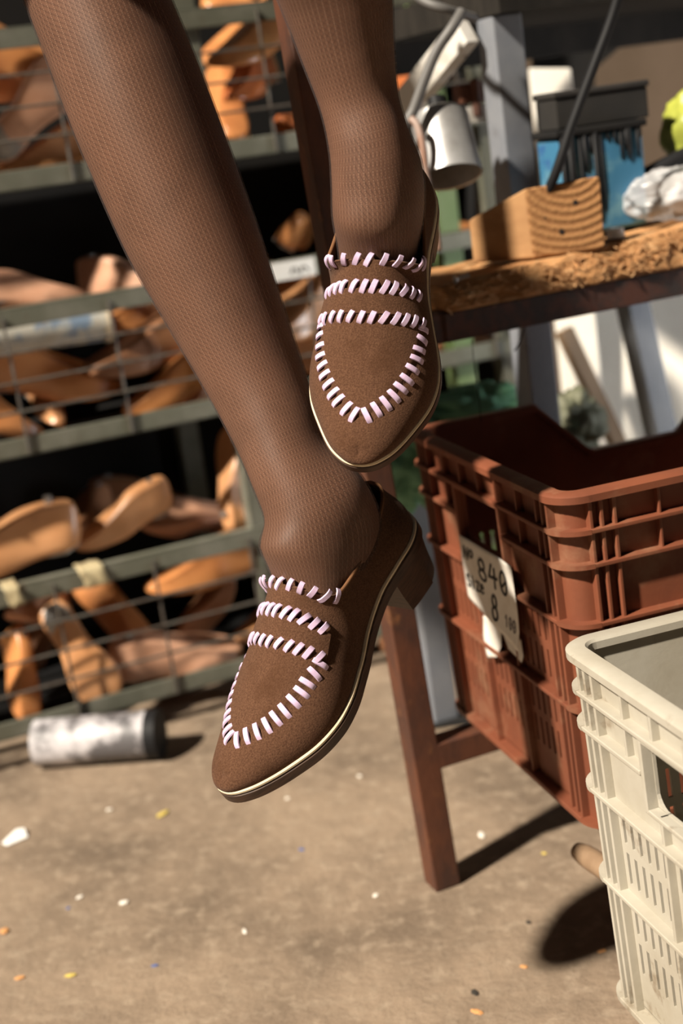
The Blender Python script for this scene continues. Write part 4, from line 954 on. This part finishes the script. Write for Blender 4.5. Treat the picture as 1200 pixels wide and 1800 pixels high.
# what the crates rest on
d_ = np.array([.42, -.91, 0]); s0 = PY(1012, 1468, 1.20); sl = thing('wooden_slat', 'pale wooden slat end poking out under the brown crate', 'slat', s0)
mb = MB(); mb.tube([s0 + d_ * t_ - Z3 * (.016 + .0 * t_) + d_ * 0 for t_ in np.linspace(-.0, .09, 8)], [.008, .0105, .011, .011, .011, .011, .011, .011], 14); mb.build('rod', M_plank, sl, smooth='auto')
s1 = np.array([wo[0], wo[1], 0]) + CX * .05 + CY * .05
pl = thing('pallet', 'low wooden pallet under the white crate', 'pallet', s1)
for k in range(3): mb = MB(); mb.box(s1 + CY * (.02 + .1 * k), CX * .42, CY * .06, Z3 * max(.01, wo[2] - .012)); mb.build('bearer', M_plank, pl)
mb = MB(); mb.box(s1 + Z3 * max(.01, wo[2] - .012), CX * .42, CY * .27, Z3 * .0115); mb.build('deck_board', M_plank, pl)

# ------------------------------------------------------------------ grey steel bench behind
p1 = PY(943, 690, 1.66); p1[2] = 0; p2 = G(775, 1262)
bn = thing('steel_bench', 'blue-grey steel bench with square legs and a dark top, behind the worn board', 'bench', p1)
ZB = .895
def post(q, name='leg', zt=ZB, w=.038):
    mb = MB(); mb.cbox(np.array([q[0], q[1], 0.0]), np.array([q[0], q[1], zt]), w, w, up=RY); return mb.build(name, M_grey, bn, bevel=.003)
dx_ = p2 - p1; post(p1); post(p2); post(p1 + RX * .95); post(p2 + RX * .95)
mb = MB(); mb.box(np.array([p2[0] - .035, p2[1] - .035, 0]), (.07, 0, 0), (0, .07, 0), (0, 0, .004)); mb.build('base_plate', M_dark, bn)
zc = PY(770, 1022, p2[1])[2]
mb = MB(); mb.cbox(np.array([*p2[:2], zc]), np.array([*(p2 + RX * .95)[:2], zc]), .02, .026); mb.build('crossbar', mat('pale_grey_steel', (.46, .46, .47), .5, c2=(.36, .36, .36), scale=20), bn)
mb = MB(); tl_ = p1 - RY * .04 + Z3 * ZB - RX * .02; mb.box(tl_, RX * 1.1, RY * .40, Z3 * .035); mb.build('benchtop', M_bench, bn)
mb = MB(); mb.box(p1 + Z3 * (zc + .013) + RX * .02, RX * .9, RY * (.12), Z3 * .012); mb.build('lower_shelf', M_bench, bn)
mb = MB(); mb.box(p1 + RY * .33 + Z3 * (ZB - .04) , RX * 1.06, RY * .02, Z3 * .04); mb.build('apron', M_bench, bn)
ba = PY(820, 52, p1[1] - .01); bb_ = PY(694, 210, p2[1] - .06); mb = MB(); mb.cbox(ba, bb_, .02, .034); mb.build('brace', M_brace, bn, bevel=.002)
# sloping grey brace at the right, seen under the board
ga, gb = PY(1108, 520, 1.92), PY(1168, 790, 1.92); mb = MB(); mb.cbox(ga + (ga - gb) * 1.2, gb + (gb - ga) * .25, .034, .034, up=RY); mb.build('diagonal_brace', M_grey, bn, bevel=.002)

# lamp shade and cables under the bench
Yc = 1.60
la, lb = PY(772, 205, Yc), PY(792, 312, Yc - .03); ls = thing('metal_shade', 'dull grey metal lamp shade hanging under the bench with its dark mouth down', 'lamp shade', la)
d = (lb - la); P = [la - d * .12, la - d * .1, la, lb]; mb = MB()
u_ = np.cross(d, RY); u_ /= np.linalg.norm(u_); v_ = np.cross(d / np.linalg.norm(d), u_)
mb.loft([[c + u_ * math.cos(a) * r_ + v_ * math.sin(a) * r_ for a in np.linspace(0, 2 * math.pi, 32, endpoint=False)] for c, r_ in ((la - d * .10, .012), (la - d * .05, .026), (la, .031), (lb, .035), (lb - d * .02, .0335), (la + d * .05, .029))], cap=True)
mb.build('shade', M_motor, ls, smooth='auto')
mb = MB(); mb.tube([la - d * .3, la - d * .1], .010, 14); mb.build('socket', M_black, ls)
def cable(name, pts, r, m, label):
    mb = MB(); mb.tube(crspline(pts, 10), r, 10); return tag(mb.build(name, m, None, smooth=True), label, 'cable')
cable('cable', [PY(700, -40, 1.6), PY(738, -2, 1.58), PY(782, 16, 1.57), PY(836, 32, 1.60)], .0050, M_cable, 'grey cable running from the top edge to the bench leg')
cable('cable', [PY(812, 20, 1.57), PY(795, 48, 1.56), PY(768, 88, 1.56), PY(748, 135, 1.56), PY(728, 190, 1.56), PY(716, 216, 1.56), PY(712, 250, 1.57)], .0058, M_cable, 'thick grey cable bending down beside the dark leg')
cable('cable', [PY(722, 208, 1.55), PY(734, 222, 1.545), PY(743, 258, 1.54), PY(748, 300, 1.54), PY(756, 350, 1.54), PY(766, 400, 1.54), PY(770, 440, 1.54)], .0040, mat('pinkish_cable', (.30, .17, .12), .5, c2=(.36, .30, .27), scale=12), 'thin pinkish cable hanging right of the ankle')
cable('cable', [PY(1092, -25, 1.50), PY(1072, 40, 1.50), PY(1040, 125, 1.495), PY(1003, 225, 1.49), PY(978, 300, 1.49), PY(952, 362, 1.505)], .0052, M_black, 'thick black cable slanting down behind the wood block')

# rusty clamp under the bench
ca = PY(838, 186, 1.70); cl = thing('clamp', 'small rusty clamp with a pale tag under the bench top', 'clamp', ca)
mb = MB(); mb.box(ca - RX * .02 + Z3 * .004, RX * .04, RY * .02, Z3 * .022); mb.tube([ca + Z3 * .03, ca - Z3 * .012], .006, 12); mb.build('clamp_body', M_rust, cl, bevel=.002)
mb = MB(); mb.box(ca - RX * .012 - Z3 * .018, RX * .026, RY * .004, Z3 * .018); mb.build('tag_plate', M_brace, cl)

# ------------------------------------------------------------------ things on the board, right
bq = on_board(1088, 345, .10); e1 = np.array([math.cos(.28), math.sin(.28), 0]); e2 = np.array([-e1[1], e1[0], 0])
mt_bl = mat('blue_tin_print', (.045, .17, .30), .4, c2=(.14, .30, .37), scale=16, lo=.46, hi=.60, c3=(.02, .05, .24), s3=11, lo3=.52, hi3=.62, spec=.4)
p0 = PY(990, 352, 1.57); p0[2] = board_z(.3) + .0035
tn = thing('blue_tin', 'blue printed tin with dark paint runs, behind the wood block', 'tin', p0)
w_, dd_, hh_ = .103, .055, .078; hz = PY(1040, 235, 1.57)[2] - p0[2]
mb = MB(); mb.box(p0, e1 * w_, e2 * dd_, Z3 * hz); mb.build('tin_body', mt_bl, tn, bevel=.004)
mb = MB(); rs = random.Random(5)
for k in range(15):
    x = w_ * (k + rs.uniform(.1, .9)) / 15; ln = hz * rs.uniform(.18, .95) * (1.0 if x < w_ * .55 else .35); r_ = rs.uniform(.0016, .0042)
    a = p0 + e1 * x - e2 * .0003 + Z3 * hz; mb.tube([a + Z3 * .002, a - Z3 * ln * .7 - e2 * .0008, a - Z3 * ln], [r_, r_ * .8, r_ * .5], 8)
mb.build('paint_runs', M_black, tn, smooth=True)
mb = MB(); mb.box(p0 - e1 * .004 - e2 * .004 + Z3 * hz, e1 * (w_ + .008), e2 * (dd_ + .008), Z3 * .008); mb.build('lid', M_dark, tn, bevel=.002)
q0 = p0 + Z3 * (hz + .0082) + e1 * .006 + e2 * .01
bx_ = thing('dark_box', 'dark grey dusty box lying on top of the blue tin', 'box', q0); hz2 = max(.04, PY(1060, 160, 1.58)[2] - q0[2])
mb = MB(); mb.box(q0, e1 * .112, e2 * .05, Z3 * hz2 * .82); mb.build('box_body', mat('dusty_dark_card', (.016, .014, .012), .9, c2=(.010, .009, .008), scale=20), bx_, bevel=.002)
mb = MB(); mb.box(q0 - e1 * .002 - e2 * .002 + Z3 * hz2 * .82, e1 * .116, e2 * .054, Z3 * hz2 * .18); mb.build('lid', mat('dusty_dark_lid', (.022, .019, .017), .9, c2=(.015, .013, .012), scale=20), bx_, bevel=.002)
# plastic bags and the black handle
yb = PY(1222, 235, 1.66); tag(blob(yb, (.036, .035, .046), 4, .22, 2.2, folds=.10).build('yellow_bag', mat('yellow_green_plastic', (.36, .38, .06), .4, c2=(.26, .29, .05), scale=20, spec=.5), None, smooth=True), 'crumpled yellow-green plastic bag at the right frame edge', 'plastic bag')
wbq = on_board(1175, 405, .055); mt_clear = mat('clear_film', (.75, .75, .76), .28, c2=(.62, .62, .63), scale=24, spec=.6)
for n_ in mt_clear.node_tree.nodes:
    if n_.type == 'BSDF_PRINCIPLED': n_.inputs['Alpha'].default_value = .42
pbag = thing('clear_bag', 'clear plastic bag with white contents lying on the board near the right edge', 'plastic bag', wbq)
blob(wbq + Z3 * .033 + RX * .012, (.060, .036, .027), 9, .18, 2.6, nu=64, nv=40, folds=.16).build('film', mt_clear, pbag, smooth=True)
blob(wbq + Z3 * .032 + RX * .034, (.036, .024, .022), 12, .12, 2, folds=.05).build('contents', mat('white_cotton', (.76, .75, .74), .8), pbag, smooth=True)
mb = MB(); hp = [PY(1100, 378, 1.60), PY(1100, 345, 1.605), PY(1116, 322, 1.61), PY(1150, 303, 1.615), PY(1190, 282, 1.62), PY(1240, 258, 1.63)]
mb.tube(crspline(hp, 10), .0105, 14); tag(mb.build('tool_handle', M_black, None, smooth=True), 'black curved rubber handle rising behind the clear bag', 'handle')
cq = on_board(1081, 405, .03) + Z3 * .003; mb = MB(); mb.tube([cq, cq + Z3 * .010], [.010, .009], 20); tag(mb.build('bottle_cap', mat('white_plastic', (.75, .77, .8), .4), None, smooth='auto'), 'small white cap on the board beside the wood block', 'cap')

# ------------------------------------------------------------------ white sheets, plank and green sacks behind the brown crate
def leaning(name, pa, pb, pc, pd, th, m, label, cat):
    n_ = np.cross(np.array(pb) - pa, np.array(pd) - pa); n_ = n_ / np.linalg.norm(n_) * th
    if n_[1] < 0: n_ = -n_
    mb = MB(); mb.hexa([pa, pb, pc, pd] + [np.array(q) + n_ for q in (pa, pb, pc, pd)]); return tag(mb.build(name, m, None, bevel=.002), label, cat)
a = SQ(0, 0)
def lean_px(xs, ytop, Ya, Yb, **k):   # sheet standing on the floor, top leaning back: picture columns at its upper edge
    (x0, x1) = xs; t0, t1 = PY(x0, ytop, Yb), PY(x1, ytop, Yb); b0 = np.array([t0[0] + .0, Ya + (t0[1] - Yb), 0]); b1 = np.array([t1[0], Ya, 0]); return b0, b1, t1, t0
q = lean_px((1010, 1330), 430, 2.10, 2.18); leaning('white_sheet', *q, .012, M_whiteboard, 'tall white sheet leaning under the bench behind the brown crate', 'sheet')
q = lean_px((930, 1003), 120, 2.10, 2.14); leaning('white_sheet', *q, .012, M_whiteboard, 'narrow white strip standing upright behind the black cable', 'sheet')
poly = [PY(x, y, 2.26) for x, y in ((935, 30), (1125, 52), (1045, 122), (1046, 420), (950, 440))]; mb = MB(); k5 = [q + np.array([0, .02, 0]) for q in poly]
mb.add(poly + k5, [(0, 1, 2, 3, 4), (9, 8, 7, 6, 5)] + [(i, i + 5, (i + 1) % 5 + 5, (i + 1) % 5) for i in range(5)]); 
tag(mb.build('dark_filler_panel', M_dark, None), 'added dark filler panel standing upright behind the narrow white strip', 'board')  # invented panel, added to keep this area dark instead of beige wall
pa, pb = PY(1000, 600, 2.06), PY(1095, 800, 2.05); dv = (pb - pa); pb2 = pa + dv * (pa[2] / (pa[2] - pb[2])); mb = MB(); mb.cbox(pa - dv * .1, pb2, .022, .02, up=RY); tag(mb.build('plank', M_plank, None, bevel=.001), 'thin wooden plank leaning diagonally beside the white sheet', 'plank')
SK = [((832, 714), 1.74, (.07, .04, .024), 3, M_sack, 'green sack draped highest behind the brown crate'), ((888, 765), 1.71, (.045, .035, .036), 5, M_sack, 'dark green folded sack left of the grey post'), ((712, 800), 1.72, (.050, .04, .055), 8, M_sack, 'green sack between the upper shoe and the grey leg'),
      ((1000, 745), 1.76, (.045, .04, .040), 11, M_olive, 'olive bulging sack right of the grey post'), ((850, 850), 1.66, (.07, .04, .04), 14, M_sack, 'green sack low inside the crate grip view')]
for (x, y), Y_, r_, sd0, m_, lab in SK:
    tag(blob(PY(x, y, Y_), r_, sd0, .28, 2.4, nu=56, nv=36, folds=.22).build('green_sack' if m_ is M_sack else 'olive_sack', m_, None, smooth=True), lab, 'sack', 'sacks heaped behind the crate')
# ------------------------------------------------------------------ scraps on the floor
def scrap(name, x, y, r_, m, label, seed, flat=.25, asp=1.6, cat='scrap', rot=0.0):
    r_ *= .78; g = G(x, y); A = np.array([[math.cos(rot), math.sin(rot), 0], [-math.sin(rot), math.cos(rot), 0], [0, 0, 1.0]])
    o = blob(g + Z3 * (r_ * flat * .9), (r_ * asp, r_, r_ * flat), seed, .35, 2.0, nu=18, nv=10, axes=A).build(name, m, None, smooth=False); return tag(o, label, cat, 'litter on the floor')
g = G(30, 1478); mb = MB(); A_ = [G(3, 1484), G(12, 1488), G(49, 1473), G(44, 1463), G(30, 1466)]
mb.add([q + Z3 * (.001 + .006 * k) for q, k in zip(A_, (.1, .0, .1, .9, 1.0))] + [q + Z3 * (.0003 + .006 * k * .9) - np.array([0, -.002, 0]) for q, k in zip(A_, (.0, .0, .0, .9, 1.0))], [(0, 1, 2, 3, 4), (9, 8, 7, 6, 5)] + [(i, i + 5, (i + 1) % 5 + 5, (i + 1) % 5) for i in range(5)])
tag(mb.build('paper_scrap', mat('clean_paper', (.78, .77, .74), .7), None), 'folded white paper scrap on the floor at the left edge', 'paper')
M_chip = mat('white_chip', (.75, .70, .62), .7); M_yel = mat('yellow_chip', (.55, .42, .10), .7); M_or = mat('orange_chip', (.55, .27, .10), .7); M_blu = mat('blue_chip', (.06, .11, .30), .6); M_dk = mat('dark_chip', (.03, .025, .02), .8)
for i, (x, y, r_, m_, lab) in enumerate(((218, 1588, .005, M_chip, 'white curled chip on the floor below the lower shoe'), (140, 1578, .0035, M_chip, 'small white chip left of the white curled one'), (846, 1469, .0045, M_chip, 'white chip on the floor right of the brown table leg'), (956, 1501, .003, M_yel, 'tiny yellowish chip near the wooden slat'),
      (124, 1716, .0045, M_yel, 'bright yellow chip low on the left of the floor'), (286, 1432, .006, M_yel, 'yellow crumb on the dark floor stain'), (8, 1638, .006, M_or, 'orange peel at the left frame edge'), (530, 1494, .003, M_blu, 'blue fleck below the lower shoe toe'), (272, 1698, .0025, M_blu, 'blue fleck in the middle of the floor foreground'), (120, 1597, .0025, M_blu, 'blue fleck beside the small white chip'),
      (834, 1746, .004, M_dk, 'black chip in the floor foreground right'), (838, 1780, .004, M_or, 'orange-brown wood chip near the bottom frame edge'), (192, 1424, .0035, M_chip, 'white speck on the floor under the rack end'), (195, 1341, .003, M_chip, 'white speck in front of the paper roll'), (430, 1638, .003, M_chip, 'white speck mid floor'), (505, 1404, .003, M_chip, 'white speck right of the lower shoe toe'), (35, 1720, .004, M_or, 'small orange crumb low at the left'), (30, 1720 + 2, .002, M_or, 'tiny orange crumb beside the small one'),
      (928, 1622, .003, M_dk, 'dark chip on the floor left of the white crate'), (920, 1700, .003, M_or, 'brown chip near the white crate base'), (1057, 1673, .003, M_or, 'brown chip touching the white crate shadow'), (660, 1575, .0035, M_chip, 'white flake on the floor left of the table leg foot'), (632, 1365, .003, M_chip, 'white flake between the lower shoe and table leg'))):
    if i == 17: continue
    scrap('floor_chip', x, y, r_, m_, lab, i * 3 + 1, .35, 1.3 + (i % 3) * .35, rot=i * .8)
